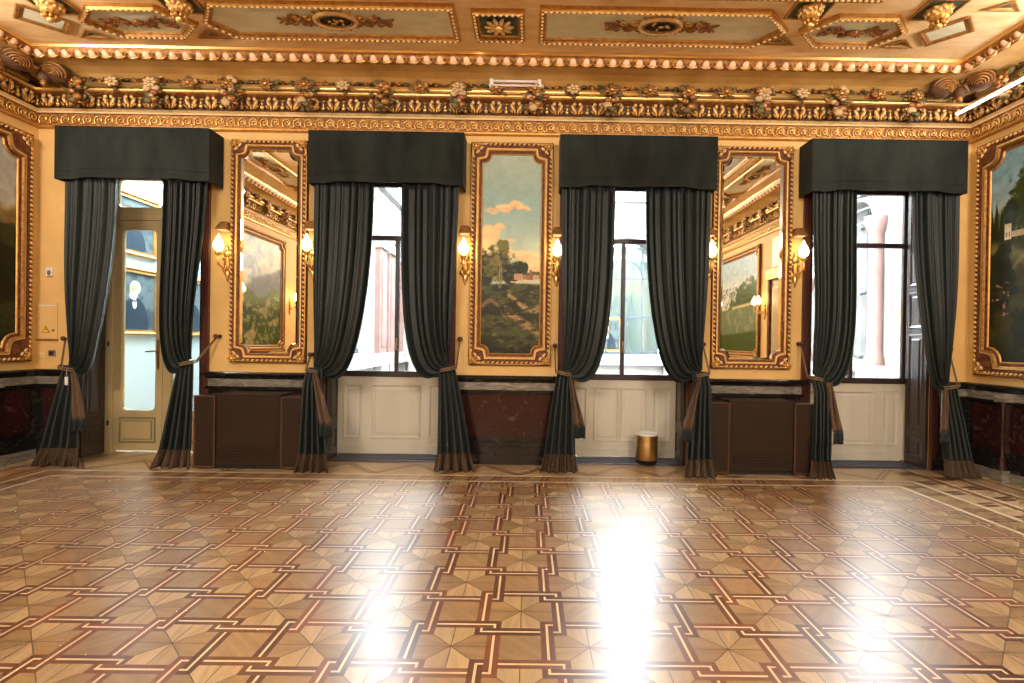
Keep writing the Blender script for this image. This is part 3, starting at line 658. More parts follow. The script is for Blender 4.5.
def paint_center(u, v, asp):
    x = u*asp*3; y = v*3; n1 = npnoise(x*4, y*4, 1); n2 = npnoise(x*12, y*12, 2); n3 = npnoise(x*3, y*6, 3)
    img = np.zeros(u.shape+(3,)); img = lay(img, (.52, .62, .60), np.ones_like(u)); img = lay(img, (.60, .66, .60), sstep(.75, 1, v)); img = lay(img, (.74, .72, .60), sstep(.72, .42, v)*.7)
    wx = u+.16*(n1-.5)+.05*(n2-.5); wz = v+.05*(npnoise(x*5, y*5, 8)-.5)+.02*(n2-.5)
    for cx_, cz_, rx_, rz_, a_ in ((.40, .735, .14, .020, .85), (.58, .745, .13, .026, .9), (.70, .728, .12, .014, .8), (.18, .715, .14, .012, .6), (.12, .60, .18, .05, .85), (.28, .645, .10, .02, .7), (.05, .53, .22, .05, .8), (.40, .50, .20, .025, .75), (.75, .49, .22, .030, .7), (.90, .44, .22, .03, .7), (.45, .56, .10, .01, .5)):
        e = ((wx-cx_)/rx_)**2+((wz-cz_)/rz_)**2; img = lay(img, (.88, .72, .50), sstep(1.5, .3, e)*a_)
        e = ((wx-cx_)/rx_)**2+((wz-cz_+rz_*.5)/(rz_*.6))**2; img = lay(img, (.80, .60, .42), sstep(1.4, .4, e)*a_*.5)
    ground = sstep(.365, .35, v+.01*n1); img = lay(img, (.26, .27, .13), ground); img = lay(img, (.16, .17, .09), ground*sstep(.45, .62, n3))
    for tx, tz, rx, rz, d in ((.10, .43, .16, .085, 0), (.28, .45, .20, .09, 1), (.36, .53, .10, .045, 2), (.50, .40, .12, .05, 0), (.63, .42, .085, .055, 3), (.72, .43, .07, .03, 0), (.88, .40, .14, .02, 1)):
        e = ((u-tx)/rx)**2+((v-tz)/rz)**2; img = lay(img, ((.13, .17, .09), (.30, .29, .14), (.38, .36, .18), (.10, .15, .08))[d], sstep(1.15, .75, e+(n2-.5)*1.6+(n1-.5)))
    img = lay(img, (.45, .40, .20), sstep(.6, .7, n2)*sstep(1.1, .4, ((u-.25)/.22)**2+((v-.42)/.11)**2)*.7)
    n5 = npnoise(x*26, y*26, 15); img = lay(img, (.36, .37, .20), sstep(.58, .68, n5)*(v < .56)*(v > .34)*sstep(1.2, .6, ((u-.3)/.35)**2+((v-.44)/.11)**2)*.7); img = lay(img, (.08, .10, .06), sstep(.42, .32, n5)*(v < .52)*(v > .36)*sstep(1.3, .6, ((u-.35)/.4)**2+((v-.43)/.09)**2)*.6)
    for tx in (.30, .33): img = lay(img, (.55, .47, .30), (abs(u-tx-.02*np.sin(v*20)) < .008)*(v > .33)*(v < .47)*.8)
    for hx0, hx1, hz0, hz1, c in ((.55, .70, .375, .405, (.66, .52, .38)), (.70, .86, .375, .397, (.50, .36, .27)), (.80, .85, .375, .425, (.46, .33, .25)), (.86, .96, .378, .40, (.70, .55, .42))): img = lay(img, c, ((u > hx0)*(u < hx1)*(v > hz0)*(v < hz1))*.95)
    img = lay(img, (.78, .66, .52), ((u > .5)*(u < .9)*(abs(v-.368-.006*np.sin(u*20)) < .004))*.9)
    p = abs(v-(.27+.05*np.sin(u*5.5)+.04*(n1-.5))); img = lay(img, (.62, .50, .33), sstep(.02, .004, p)*(u > .45))
    p = abs(v-(.20-.20*(u-.5)+.04*(n1-.5))); img = lay(img, (.58, .45, .28), sstep(.03, .006, p)*(u > .4)); p = abs(v-(.22+.05*np.sin(u*9))); img = lay(img, (.50, .38, .24), sstep(.02, .004, p)*(u < .45)*.8)
    img = lay(img, (.13, .14, .07), sstep(.50, .62, npnoise(x*8, y*16, 7))*ground*.75); img = lay(img, (.48, .44, .24), sstep(.62, .72, npnoise(x*9, y*22, 9))*ground*.6); img = lay(img, (.08, .08, .05), sstep(.10, .0, v)*.6)
    n6 = npnoise(x*24, y*48, 16); img = img*np.where((v < .36)[..., None], .72+.5*n6[..., None], 1); return img*(.94+.12*n2[..., None])*1.10
def paint_right(u, v, asp):
    x = u*asp*3; y = v*3; n1 = npnoise(x*4, y*4, 11); n2 = npnoise(x*13, y*13, 12); n3 = npnoise(x*4, y*3, 13)
    img = np.zeros(u.shape+(3,)); img = lay(img, (.50, .64, .68), np.ones_like(u)); img = lay(img, (.66, .72, .70), sstep(.95, .6, v))
    img = lay(img, (.62, .60, .46), sstep(.02, -.02, v-(.66+1.3*u+.05*(n1-.5)))*.9)
    img = lay(img, (.33, .36, .19), sstep(.02, -.02, v-(.64+.8*u+.14*(n1-.5))))
    img = lay(img, (.14, .18, .11), sstep(.02, -.02, v-(.72+.05*np.sin(u*260)*(.5+n1)-1.2*abs(u-.02)))); img = lay(img, (.22, .27, .13), sstep(1.2, .7, ((u-.15)/.06)**2+((v-.76)/.13)**2+(n2-.5)*1.8)); img = lay(img, (.15, .19, .10), sstep(1.2, .7, ((u-.09)/.03)**2+((v-.70)/.07)**2+(n2-.5)*1.8))
    img = lay(img, (.25, .25, .12), sstep(.60, .57, v+.03*n1)); img = lay(img, (.52, .50, .29), sstep(.05, .0, abs(v-(.50-.5*(u-.1)+.08*(n1-.5))))*.7); img = lay(img, (.60, .55, .34), sstep(.02, .0, abs(v-(.44+.8*(u-.1)+.05*(n1-.5))))*.5)
    img = lay(img, (.11, .14, .07), sstep(.48, .60, n3)*(v < .56)*.85); img = lay(img, (.86, .80, .66), ((u > .065)*(u < .095)*(v > .575)*(v < .635+(.08-abs(u-.08))*.2))*1.0); img = lay(img, (.74, .66, .50), ((u > .095)*(u < .15)*(v > .585)*(v < .612))*1.0)
    for wx in (.075, .086): img = lay(img, (.35, .33, .28), (abs(u-wx) < .002)*(abs(v-.60) < .010)*1.0)
    img = lay(img, (.72, .50, .42), sstep(.60, .70, npnoise(x*20, y*20, 14))*(u > .015)*(u < .09)*(v < .38)*(v > .22)*.95); img = lay(img, (.12, .14, .08), sstep(.18, 0, v)*.8)
    return img*(.85+.3*n2[..., None])*.98
def paint_left(u, v, asp):
    x = u*asp*3; y = v*3; n1 = npnoise(x*4, y*4, 21); n2 = npnoise(x*13, y*13, 22); img = np.zeros(u.shape+(3,))
    img = lay(img, (.66, .66, .62), np.ones_like(u)); img = lay(img, (.74, .70, .60), sstep(.8, .6, v)); img = lay(img, (.50, .40, .22), sstep(.03, -.02, v-(.68+.08*(n1-.5))))
    img = lay(img, (.20, .21, .12), sstep(.03, -.02, v-(.60+.15*(n1-.5)))); img = lay(img, (.10, .12, .07), sstep(.42, .6, npnoise(x*3, y*5, 23))*(v < .53)); img = lay(img, (.09, .09, .06), sstep(.12, 0, v))
    return img*(.85+.3*n2[..., None])*1.0
def paint_mount(u, v, asp):
    x = u*asp*3; y = v*3; n1 = npnoise(x*3, y*3, 31); n2 = npnoise(x*10, y*10, 32); n3 = npnoise(x*2.2+y, y*3, 33); img = np.zeros(u.shape+(3,))
    img = lay(img, (.78, .76, .66), np.ones_like(u)); img = lay(img, (.52, .62, .68), sstep(.5, .6, n1)*.7); img = lay(img, (.90, .86, .74), sstep(.55, .7, n3)*.8)
    img = lay(img, (.45, .48, .46), sstep(.03, -.02, v-(.60-.25*(u-.5)+.1*n1))); img = lay(img, (.36, .42, .22), sstep(.03, -.02, v-(.48+.05*np.sin(u*9)+.12*(n1-.5))))
    img = lay(img, (.20, .28, .12), sstep(.02, -.03, v-(.38+.1*(n3-.5)))); img = lay(img, (.52, .50, .28), sstep(.55, .66, n2)*(v < .42)*.8); img = lay(img, (.70, .60, .42), sstep(.6, .75, n3)*(v < .5)*.7)
    return img*(.85+.3*n2[..., None])
def paint_lake(u, v, asp):
    x = u*asp*3; y = v*3; n1 = npnoise(x*4, y*4, 41); n2 = npnoise(x*12, y*12, 42); img = np.zeros(u.shape+(3,))
    img = lay(img, (.62, .72, .74), np.ones_like(u)); img = lay(img, (.80, .80, .74), sstep(.9, .6, v)); img = lay(img, (.30, .38, .22), sstep(.03, -.03, v-(.62+.16*np.sin(u*5+.6)+.35*(n1-.5))))
    img = lay(img, (.17, .24, .12), sstep(.5, .6, n2)*(v < .7)*(v > .48)*.7); img = lay(img, (.80, .74, .58), sstep(.03, .0, abs(v-(.50-.05*u)))*(u < .6)); img = lay(img, (.40, .46, .34), sstep(.47, .45, v)); img = lay(img, (.58, .60, .46), sstep(.5, .65, n1)*(v < .45)*.6)
    img = lay(img, (.24, .32, .14), sstep(.24, .20, v+.05*u)); return img*(.85+.3*n2[..., None])
def framed(name, loc, rz, W, H, bw, painter, res, label, cat='painting', r=.10):
    o = empty(name, loc, rz); tag(o, label, cat); Pi, iw, ih = make_frame(o, W, H, bw, r)
    if painter: canvas(o, iw+.04, ih+.04, -(iw+.04)/2, bw-.02, res[0], res[1], painter)
    else:
        g = MB(); g.add([(x, -.014, z) for x, z in Pi], [tuple(range(len(Pi)))], 'mirror_glass'); g.build('mirror_glass', o)
        g = MB(); Q = [(x*.94, (z-H/2)*.985+H/2) for x, z in Pi]; g.grid([[(x, -.030, z) for x, z in Pi], [(x, -.0155, z) for x, z in Q]], 'mirror_glass', False, None, True); g.build('bevelled_edge', o)
    return o
framed('framed_painting', (-.20, YB, 1.13), 0, .93, 2.52, .135, paint_center, (110, 390), 'tall narrow landscape painting with clouds, trees and path, between the two middle windows')
framed('wall_mirror', (-2.94, YB, 1.12), 0, .86, 2.51, .108, None, None, 'tall gilt framed mirror on the wall between the glazed door and its neighbouring window', 'mirror')
framed('wall_mirror', (2.54, YB, 1.13), 0, .90, 2.52, .108, None, None, 'tall gilt framed mirror above the right radiator cover, reflecting a lake painting', 'mirror')
framed('framed_painting', (XL, 4.39, 1.10), PI/2, 3.0, 2.52, .16, paint_left, (260, 200), 'large gilt framed landscape painting cut off by the left edge, on the left wall', r=.16)
framed('framed_painting', (XR, 4.37, 1.10), -PI/2, 3.0, 2.55, .16, paint_right, (700, 260), 'large gilt framed landscape with small pale house, on the right wall', r=.16)
framed('framed_painting', (XL, .95, 1.10), PI/2, 1.95, 2.5, .15, paint_mount, (150, 190), 'mountain landscape painting on the left wall, seen reflected in the left mirror')
framed('framed_painting', (XR, -.75, 1.10), -PI/2, 2.7, 2.5, .15, paint_lake, (190, 180), 'lakeside landscape painting on the right wall, seen reflected in the right mirror')
# side door on the right wall seen in the mirror
mb = MB(); T = wallT('right')
for a, b, c, d, p, m_ in ((1.05, 1.13, 0, 2.75, .07, 'frame_red'), (2.07, 2.15, 0, 2.75, .07, 'frame_red'), (1.02, 2.18, 2.75, 2.95, .10, 'gilt'), (1.13, 2.07, 0, 2.75, .02, 'door_wood'), (1.13, 2.07, 0, .02, .05, 'frame_red')): mb.box(a, b, 0, p, c, d, m_, T)
for a, b in ((1.2, 1.55), (1.65, 2.0)):
    for c, d in ((.2, 1.0), (1.15, 2.6)): mb.box(a, b, .02, .04, c, d, 'cream_gold', T); mb.box(a+.05, b-.05, .04, .05, c+.05, d-.05, 'door_wood', T)
mb.box(1.15, 2.05, .0, .03, 3.0, 3.6, 'cream_gold', T); struct(mb.build('door_2'))

# ------------------------------------------------------------------ windows, aprons, shutters
def ring_panel(mb, x0, x1, z0, z1, y, m_, d=.014, wd=.03):
    prof = [(0, 0), (.006, -d), (.014, -d), (wd, .004), (wd+.012, .004), (wd+.03, -.004)]
    rows = [[(x0+o, y+dy, z0+o), (x1-o, y+dy, z0+o), (x1-o, y+dy, z1-o), (x0+o, y+dy, z1-o)] for o, dy in prof]
    for i in range(len(rows)-1): mb.grid([rows[i], rows[i+1]], m_, False, None, True)
    mb.add(rows[-1], [(0, 1, 2, 3)], m_)
def shutter(parent, x, side, z1=3.3, light='dark_wood'):
    """folded shutter lying on the reveal; side +1: right reveal (faces -x)"""
    mb = MB(); w0, w1 = 6.003, 6.33; T = Matrix(((0, -side, 0, x), (1, 0, 0, 0), (0, 0, 1, 0), (0, 0, 0, 1)))   # local x->world y ; local y(out -)-> world
    T = Matrix(((0, side, 0, x), (1, 0, 0, 0), (0, 0, 1, 0), (0, 0, 0, 1)))
    mb.box(w0, w1, -.035, 0, .004, z1, light, T)
    for a, b in ((.10, .36), (.44, 1.55), (1.62, 2.05), (2.12, 3.2)):
        prof = [(0, -.035), (.008, -.047), (.016, -.047), (.034, -.036), (.05, -.036), (.065, -.044)]
        rows = [[(w0+.045+o, dy, a+o), (w1-.045-o, dy, a+o), (w1-.045-o, dy, b-o), (w0+.045+o, dy, b-o)] for o, dy in prof]
        for i in range(len(rows)-1): mb.grid([rows[i], rows[i+1]], light, False, T, True)
        mb.add(rows[-1], [(0, 1, 2, 3)], light, False, T)
    mb.build('shutter', parent)
def jamb(parent, c):
    mb = MB()
    for sg in (-1, 1):
        a, b = sorted((c+sg*HALF, c+sg*(HALF+.085))); mb.box(a, b, YB-.035, YB-.001, .0, 3.35, 'red_wood', None, .004)
        a, b = sorted((c+sg*(HALF+.02), c+sg*(HALF+.06))); mb.box(a, b, YB-.047, YB-.035, .0, 3.35, 'red_wood')
    mb.box(c-HALF, c+HALF, YB-.035, YB+.3, 3.30, 3.338, 'red_wood'); mb.build('architrave', parent)
def window(i, c, style):
    y0 = YW; mb = MB(); fm = 'window_frame'; H0 = .975
    for a, b in ((c-HALF, c-HALF+.045), (c+HALF-.045, c+HALF)): mb.box(a, b, y0, y0+.05, H0-.0, 3.30, fm, None, .004)
    mb.box(c-HALF, c+HALF, y0-.02, y0+.05, .95, 1.018, fm, None, .006); mb.box(c-HALF, c+HALF, y0-.005, y0+.05, 2.605, 2.66, fm, None, .005); mb.box(c-HALF, c+HALF, y0, y0+.05, 3.25, ZT, fm)
    mb.box(c+.02-.024, c+.02+.024, y0-.015, y0+.04, 1.018, 2.605, fm, None, .005)
    o = struct(mb.build('window_%d' % i))
    for a, b, cc, d in ((c-HALF+.045, c-.004, 1.018, 2.605), (c+.044, c+HALF-.045, 1.018, 2.605), (c-HALF+.045, c+HALF-.045, 2.66, 3.25)):
        g = MB(); g.box(a, b, y0+.02, y0+.026, cc, d, 'glass'); g.build('pane', o)
    # apron
    a = MB(); a.box(c-HALF, c+HALF, y0, SKYB-.02, 0.02, .95, 'cream_wood'); a.box(c-HALF, c+HALF, y0-.012, y0, .02, .12, 'cream_wood', None, .004)
    x0, x1 = c-HALF, c+HALF
    for p, q in style: ring_panel(a, x0+p, x0+q, .20, .86, y0-.001, 'cream_wood')
    a.build('apron_panel', o)
    h = MB(); h.box(c+.012, c+.032, y0-.03, y0-.015, 1.28, 1.42, 'brass', None, .003); h.ell((c+.022, y0-.04, 1.35), (.012, .015, .03), 'brass'); h.tube([(c+.022, y0-.05, 1.35), (c+.022, y0-.055, 1.30), (c+.05, y0-.055, 1.27)], .007, 'brass'); h.build('window_handle', o)
    shutter(o, c-HALF, -1); shutter(o, c+HALF, 1); jamb(o, c)
    g = MB(); g.box(c-HALF+.04, c+HALF-.04, 6.03, y0-.014, .001, .006, 'dark_metal'); n = 48
    for k in range(n): xx = c-HALF+.05+k*(2*HALF-.1)/n; g.box(xx, xx+.012, 6.04, y0-.02, .006, .014, 'grate')
    for yy in (6.03, 6.19, y0-.026): g.box(c-HALF+.04, c+HALF-.04, yy, yy+.012, .006, .016, 'grate')
    return o, g
gl_ = ['dark ventilation grille in the floor recess under the window left of centre', 'dark ventilation grille in the floor recess behind the brass bin', 'dark ventilation grille in the floor recess under the far right window']
for i, (c, st) in enumerate(zip(WC[1:], ([(.09, .31), (.42, 1.02), (1.12, 1.32)], [(.08, .30), (.38, .69), (.70, 1.02), (1.10, 1.32)], [(.10, .30), (.40, 1.02), (1.12, 1.32)]))):
    o, g = window(i+2, c, st); tag(g.build('floor_grille'), gl_[i], 'vent', 'floor grilles')
# glazed door (window 1)
c = WC[0]; y0 = 6.34; mb = MB(); dm = 'door_wood'
mb.box(c-HALF, c-HALF+.11, y0, y0+.09, 0, 3.33, dm, None, .006); mb.box(c+HALF-.11, c+HALF, y0, y0+.09, 0, 3.33, dm, None, .006); mb.box(c-HALF+.11, c+HALF-.11, y0, y0+.09, 2.79, 2.90, dm, None, .006)
for zz in (.35, 1.3, 2.45): mb.box(c-HALF+.055, c-HALF+.075, y0-.006, y0, zz-.03, zz+.03, 'dark_metal')
def holed(mb, x0, x1, z0, z1, hx0, hx1, hz0, hz1, ya, yb, m_, r=.05):
    I = rrect(hx0, hx1, hz0, hz1, r); O = outer_match(x0, x1, z0, z1)
    rows = [[(x, ya, z) for x, z in O], [(x, ya, z) for x, z in offset_poly(I, .012)], [(x, ya+.012, z) for x, z in I], [(x, yb, z) for x, z in I], [(x, yb, z) for x, z in O], [(x, ya, z) for x, z in O]]
    for i in range(5): mb.grid([rows[i], rows[i+1]], m_, False, None, True)
holed(mb, c-HALF+.11, c+HALF-.11, 2.90, 3.33, c-HALF+.15, c-.02, 2.95, 3.28, y0+.01, y0+.07, dm)
dr = struct(mb.build('door_1'))
g = MB(); g.box(c-HALF+.15, c-.02, y0+.04, y0+.046, 2.95, 3.28, 'glass'); g.build('pane', dr)
for k, (a, b) in enumerate(((c-HALF+.112, c-.004), (c+.004, c+HALF-.112))):
    l = MB(); holed(l, a, b, .45, 2.788, a+.10, b-.09, .50, 2.68, y0+.02, y0+.07, dm, .06); l.box(a, b, y0+.02, y0+.07, .015, .45, dm); ring_panel(l, a+.075, b-.07, .11, .42, y0+.019, 'door_olive', .01, .02)
    l.add([(a+.125, y0+.006, .16), (b-.12, y0+.006, .16), (b-.12, y0+.006, .37), (a+.125, y0+.006, .37)], [(0, 1, 2, 3)], 'door_wood'); lo = l.build('door_leaf', dr)
    g = MB(); g.box(a+.10, b-.09, y0+.042, y0+.048, .50, 2.68, 'glass'); g.build('pane', lo)
    if k == 0:
        h = MB(); h.box(b-.06, b-.03, y0+.008, y0+.02, 1.0, 1.36, 'brass', None, .003); h.tube([(b-.045, y0+.02, 1.22), (b-.045, y0-.03, 1.22), (b-.06, y0-.035, 1.22), (b-.16, y0-.035, 1.215)], .009, 'brass'); h.build('door_handle', lo)
shutter(dr, c-HALF, -1, 3.3); shutter(dr, c+HALF, 1, 3.3); jamb(dr, c)

# ------------------------------------------------------------------ pelmets
PX = [(-5.13, -3.47), (-2.40, -.72), (.33, 2.04), (3.07, 4.77)]
PL = ['dark green velvet pelmet over the glazed door, leftmost', 'dark green velvet pelmet between the left mirror and the tall central painting', 'dark green velvet pelmet over the window with the brass bin', 'greyish green velvet pelmet over the window nearest the right wall']
for (a, b), lb in zip(PX, PL):
    mb = MB(); n = 28; yf = 5.70
    def low(t):
        e = min(t, 1-t); return 3.085+.028*float(sstep(.10, .2, e))-.01*math.sin(t*PI)
    path = []        # (x, y, t)
    for k in range(5): path.append((a, 5.975-(5.975-yf-.01)*k/4, 0))
    for k in range(n+1): path.append((a+(b-a)*k/n, yf, k/n))
    for k in range(5): path.append((b, yf+.01+(5.975-yf-.01)*k/4, 1))
    rows = []
    def row(off, zf): return [((x+(off if i < 5 else (-off if i >= 5+n+1 else (off if i == 5 else (-off if i == 5+n else 0))))), (y+off if 5 <= i <= 5+n else y), zf(t)) for i, (x, y, t) in enumerate(path)]
    rows = [row(.02, lambda t: 3.655), row(0, lambda t: 3.655), row(-.004, lambda t: 3.655), row(0, lambda t: 3.645), row(0, lambda t: low(t)+.10), row(-.003, lambda t: low(t)+.095), row(0, lambda t: low(t)+.09), row(.0, lambda t: low(t)), row(.02, lambda t: low(t)), row(.02, lambda t: 3.655)]
    mb.grid(rows, 'velvet_pelmet', False); mb.box(a, b, yf, 5.975, 3.645, 3.655, 'velvet_pelmet')
    tag(mb.build('curtain_pelmet'), lb, 'pelmet', None)
    rl = None

# ------------------------------------------------------------------ curtains
# xo outer top, xi inner top, gather (gx,gz), inner drop bias, bottom range (towards outer, towards inner), knob
CUR = [
 (-5.055, -4.50, (-5.0, 1.06), (-5.24, -4.76), (-5.20, 1.36), 5.79, 'green curtain left of the glazed door, white tag hanging below its tie'),
 (-3.51, -4.00, (-3.70, 1.13), (-3.57, -3.95), (-3.50, 1.41), 5.79, 'green tied curtain right of the glazed door, beside the left radiator cover'),
 (-2.36, -1.70, (-2.33, 1.07), (-2.39, -2.06), (-2.44, 1.22), 5.79, 'green tied curtain right of the left radiator cover, left half of its pair'),
 (-.775, -1.40, (-.86, 1.11), (-.56, -.96), (-.76, 1.42), 5.79, 'green tied curtain just left of the tall central painting'),
 (.36, .94, (.40, 1.08), (.17, .54), (.31, 1.36), 5.79, 'green tied curtain just right of the tall central painting'),
 (1.99, 1.28, (1.92, 1.09), (1.98, 1.67), (1.99, 1.40), 5.79, 'green tied curtain right of the brass bin, beside the right radiator cover'),
 (3.11, 3.60, (3.17, 1.06), (3.02, 3.20), (3.10, 1.42), 5.79, 'green tied curtain just right of the right radiator cover'),
 (4.73, 4.22, (4.66, 1.0), (4.84, 4.56), (4.79, 1.38), 5.79, 'greyish green tied curtain nearest the right wall, lit by the window')]
def lerp(a, b, t): return a+(b-a)*t
def bez(p, t): s = 1-t; return s**3*p[0]+3*s*s*t*p[1]+3*s*t*t*p[2]+t**3*p[3]
for ci, (xo, xi, (gx, gz), (bo, bi), kn, yc, lb) in enumerate(CUR):
    o = empty('curtain', (gx, yc, 0)); tag(o, lb, 'curtain', None)
    sg = 1 if xi > xo else -1; rnd = random.Random(ci); ph = rnd.uniform(0, 6); NU, NT = 110, 54; nf = 8.5 if abs(xi-xo) > .63 else 7.5
    jit = [rnd.uniform(-.6, .6) for _ in range(12)]
    def fold(u):
        uu = u+.018*math.sin(u*17+ph)+.01*math.sin(u*31+ph*2); a = 2*PI*nf*uu+ph; am = .75+.25*math.sin(u*23+ph*3); return am*(1.25*abs(math.sin(a/2+.3*math.sin(a)))**.8*2-1.25+.25*math.sin(2.3*a+1))*.9, math.cos(a)
    P = []
    for j in range(NT+1):
        t = j/NT; row = []
        for i in range(NU+1):
            u = i/NU; X0 = lerp(xo, xi, u); w1 = xi-xo
            lt = 1-.5*u
            px = (X0, lerp(lerp(X0, gx, .10), X0, u), lerp(gx+.10*(xo-gx)+.0*w1, gx+.76*(xi-gx), u**.9), gx+.035*sg*(u-.3))
            pz = (3.11, lerp(2.3, 1.5, u), lerp(1.5, .66, u), gz+.03*(1-u))
            x = bez(px, t); z = bez(pz, t); f, cs = fold(u); amp = lerp(.046, .040, t)*(1-.7*max(0, t-.8)/.2)
            pouch = math.sin(PI*min(1, t*1.02))**2*(.03+.07*u)+.05*u*t
            y = -f*amp-pouch*.9
            z += -.012*f*math.sin(PI*t)*u; x += cs*.008*sg*math.sin(PI*min(1, t+.2))
            row.append((x-gx, y, z))
        P.append(row)
    mb = MB(); mb.grid(P, 'velvet'); d = mb.build('drape', o); md = d.modifiers.new('Solid', 'SOLIDIFY'); md.thickness = .008
    # tail
    P = []; Pf = []; NU2 = 64; NT2 = 34; nf2 = 4.5
    def tailpt(u, t):
        x0 = gx+sg*lerp(-.06, .11, u); x1 = lerp(bo, bi, u); k = t**.85; f = math.sin(2*PI*nf2*u+ph+.25*math.sin(3*t)); f2 = math.sin(2*PI*2.2*u+ph*2)
        x = lerp(x0, x1, k)+.01*math.cos(2*PI*nf2*u+ph)*t; z = gz*(1-t)+.012
        flare = max(0, t-.86)/.14
        return (x-gx+sg*(u-.5)*.05*flare, -.03-f*lerp(.010, .045, t)-f2*.015*t-.13*t-.03*flare-(.13*min(1, t*4+.3) if ci in (2, 5, 6) else 0), z)
    tf = 1-.165/gz
    mb = MB(); mb.grid([[tailpt(i/NU2, tf*j/NT2) for i in range(NU2+1)] for j in range(NT2+1)], 'velvet'); d = mb.build('tail', o); md = d.modifiers.new('Solid', 'SOLIDIFY'); md.thickness = .008
    mb = MB(); rows = []
    for j in range(13):
        t = lerp(tf-.01, 1, j/12); rows.append([])
        for i in range(NU2*2+1):
            u = i/NU2/2; p = tailpt(u, t); zig = .006*math.sin(i*2.6)*(j/12); rows[-1].append((p[0]+zig*.5, p[1]-.008+zig, p[2]))
    mb.grid(rows, 'fringe'); d = mb.build('fringe', o); md = d.modifiers.new('Solid', 'SOLIDIFY'); md.thickness = .006
    # leading-edge flap: lining and its fringe, hanging on the inner side
    if ci not in (1, 3):
        fl_z0, fl_z1 = gz-.05, .50; rows = []; rowf = []
        def flap(u, t):
            w0_ = lerp(.02, .06, t); xc = gx+sg*lerp(.07, .10+.5*(abs(bi-gx)), t) if sg*(bi-gx) > 0 else gx+sg*lerp(.06, .10, t)
            return (xc+sg*(u-.5)*2*w0_-gx, -.055-.02*math.sin(u*11+ph+2*t)-.10*t-(.13 if ci in (2, 5, 6) else 0), lerp(fl_z0, fl_z1, t))
        mb = MB(); mb.grid([[flap(i/16, j/12) for i in range(17)] for j in range(13)], 'lining'); d = mb.build('lining_flap', o); md = d.modifiers.new('Solid', 'SOLIDIFY'); md.thickness = .006
        mb = MB(); mb.grid([[(lambda p: (p[0]+.004*math.sin(i*2.4)*j/6, p[1]-.006+.006*math.sin(i*2.4), p[2]-j/6*.13))(flap(i/32, 1)) for i in range(33)] for j in range(7)], 'velvet'); d = mb.build('flap_fringe', o); md = d.modifiers.new('Solid', 'SOLIDIFY'); md.thickness = .006
    # tie rope
    mb = MB(); pts = []
    fx_, fy_ = 0, -.13
    for k in range(15):
        a = PI*(1.0+1.0*k/14); pts.append((.085*math.cos(a)*sg*-1, -.03+.085*math.sin(a)*1.05, gz-.01+.02*math.cos(a)*-1*-1))
    kx, ky, kz = kn[0]-gx, YB-.06-yc, kn[1]
    if pts[-1][0]*(kx if abs(kx) > .01 else -sg) < 0: pts = pts[::-1]
    pts.append((kx, ky, kz)); mb.tube(pts, .009, 'rope', 6); mb.tube([(p[0], p[1]-.004, p[2]-.022) for p in pts[:-1]]+[(kx, ky, kz-.01)], .008, 'rope', 6); mb.build('tieback_rope', o)
    if ci == 0:
        mb = MB(); mb.box(.035, .070, -.125, -.121, .86, .95, 'white_plastic', None, .001); mb.tube([(.052, -.12, .95), (.045, -.11, 1.03)], .002, 'white_plastic', 4); mb.build('care_tag', o)['label'] = 'small white tag'
knl = ['dark curtain holdback knob on the yellow wall left of the glazed door', 'curtain holdback knob on the wall left of the left mirror', 'curtain holdback knob beside the lower right corner of the left mirror', 'curtain holdback knob beside the lower left edge of the central painting', 'curtain holdback knob beside the lower right edge of the central painting', 'curtain holdback knob beside the lower left edge of the right mirror', 'curtain holdback knob beside the lower right edge of the right mirror', 'curtain holdback knob beside the curtain nearest the right wall']
kb = MB(); Tk = Matrix.Rotation(PI/2, 4, 'X'); kb.lathe((0, 0, 0), [(.001, 0), (.022, 0), (.024, .006), (.010, .012), (.008, .06), (.012, .066), (.024, .078), (.027, .09), (.020, .104), (.001, .108)], 'red_wood', 14, Tk)
k0 = kb.build('holdback_knob')
for i, (cur, lb) in enumerate(zip(CUR, knl)):
    k = k0 if i == 0 else k0.copy()
    if i: C.objects.link(k)
    k.location = (cur[4][0], YB, cur[4][1]); tag(k, lb, 'curtain holder', 'curtain holdback knobs')

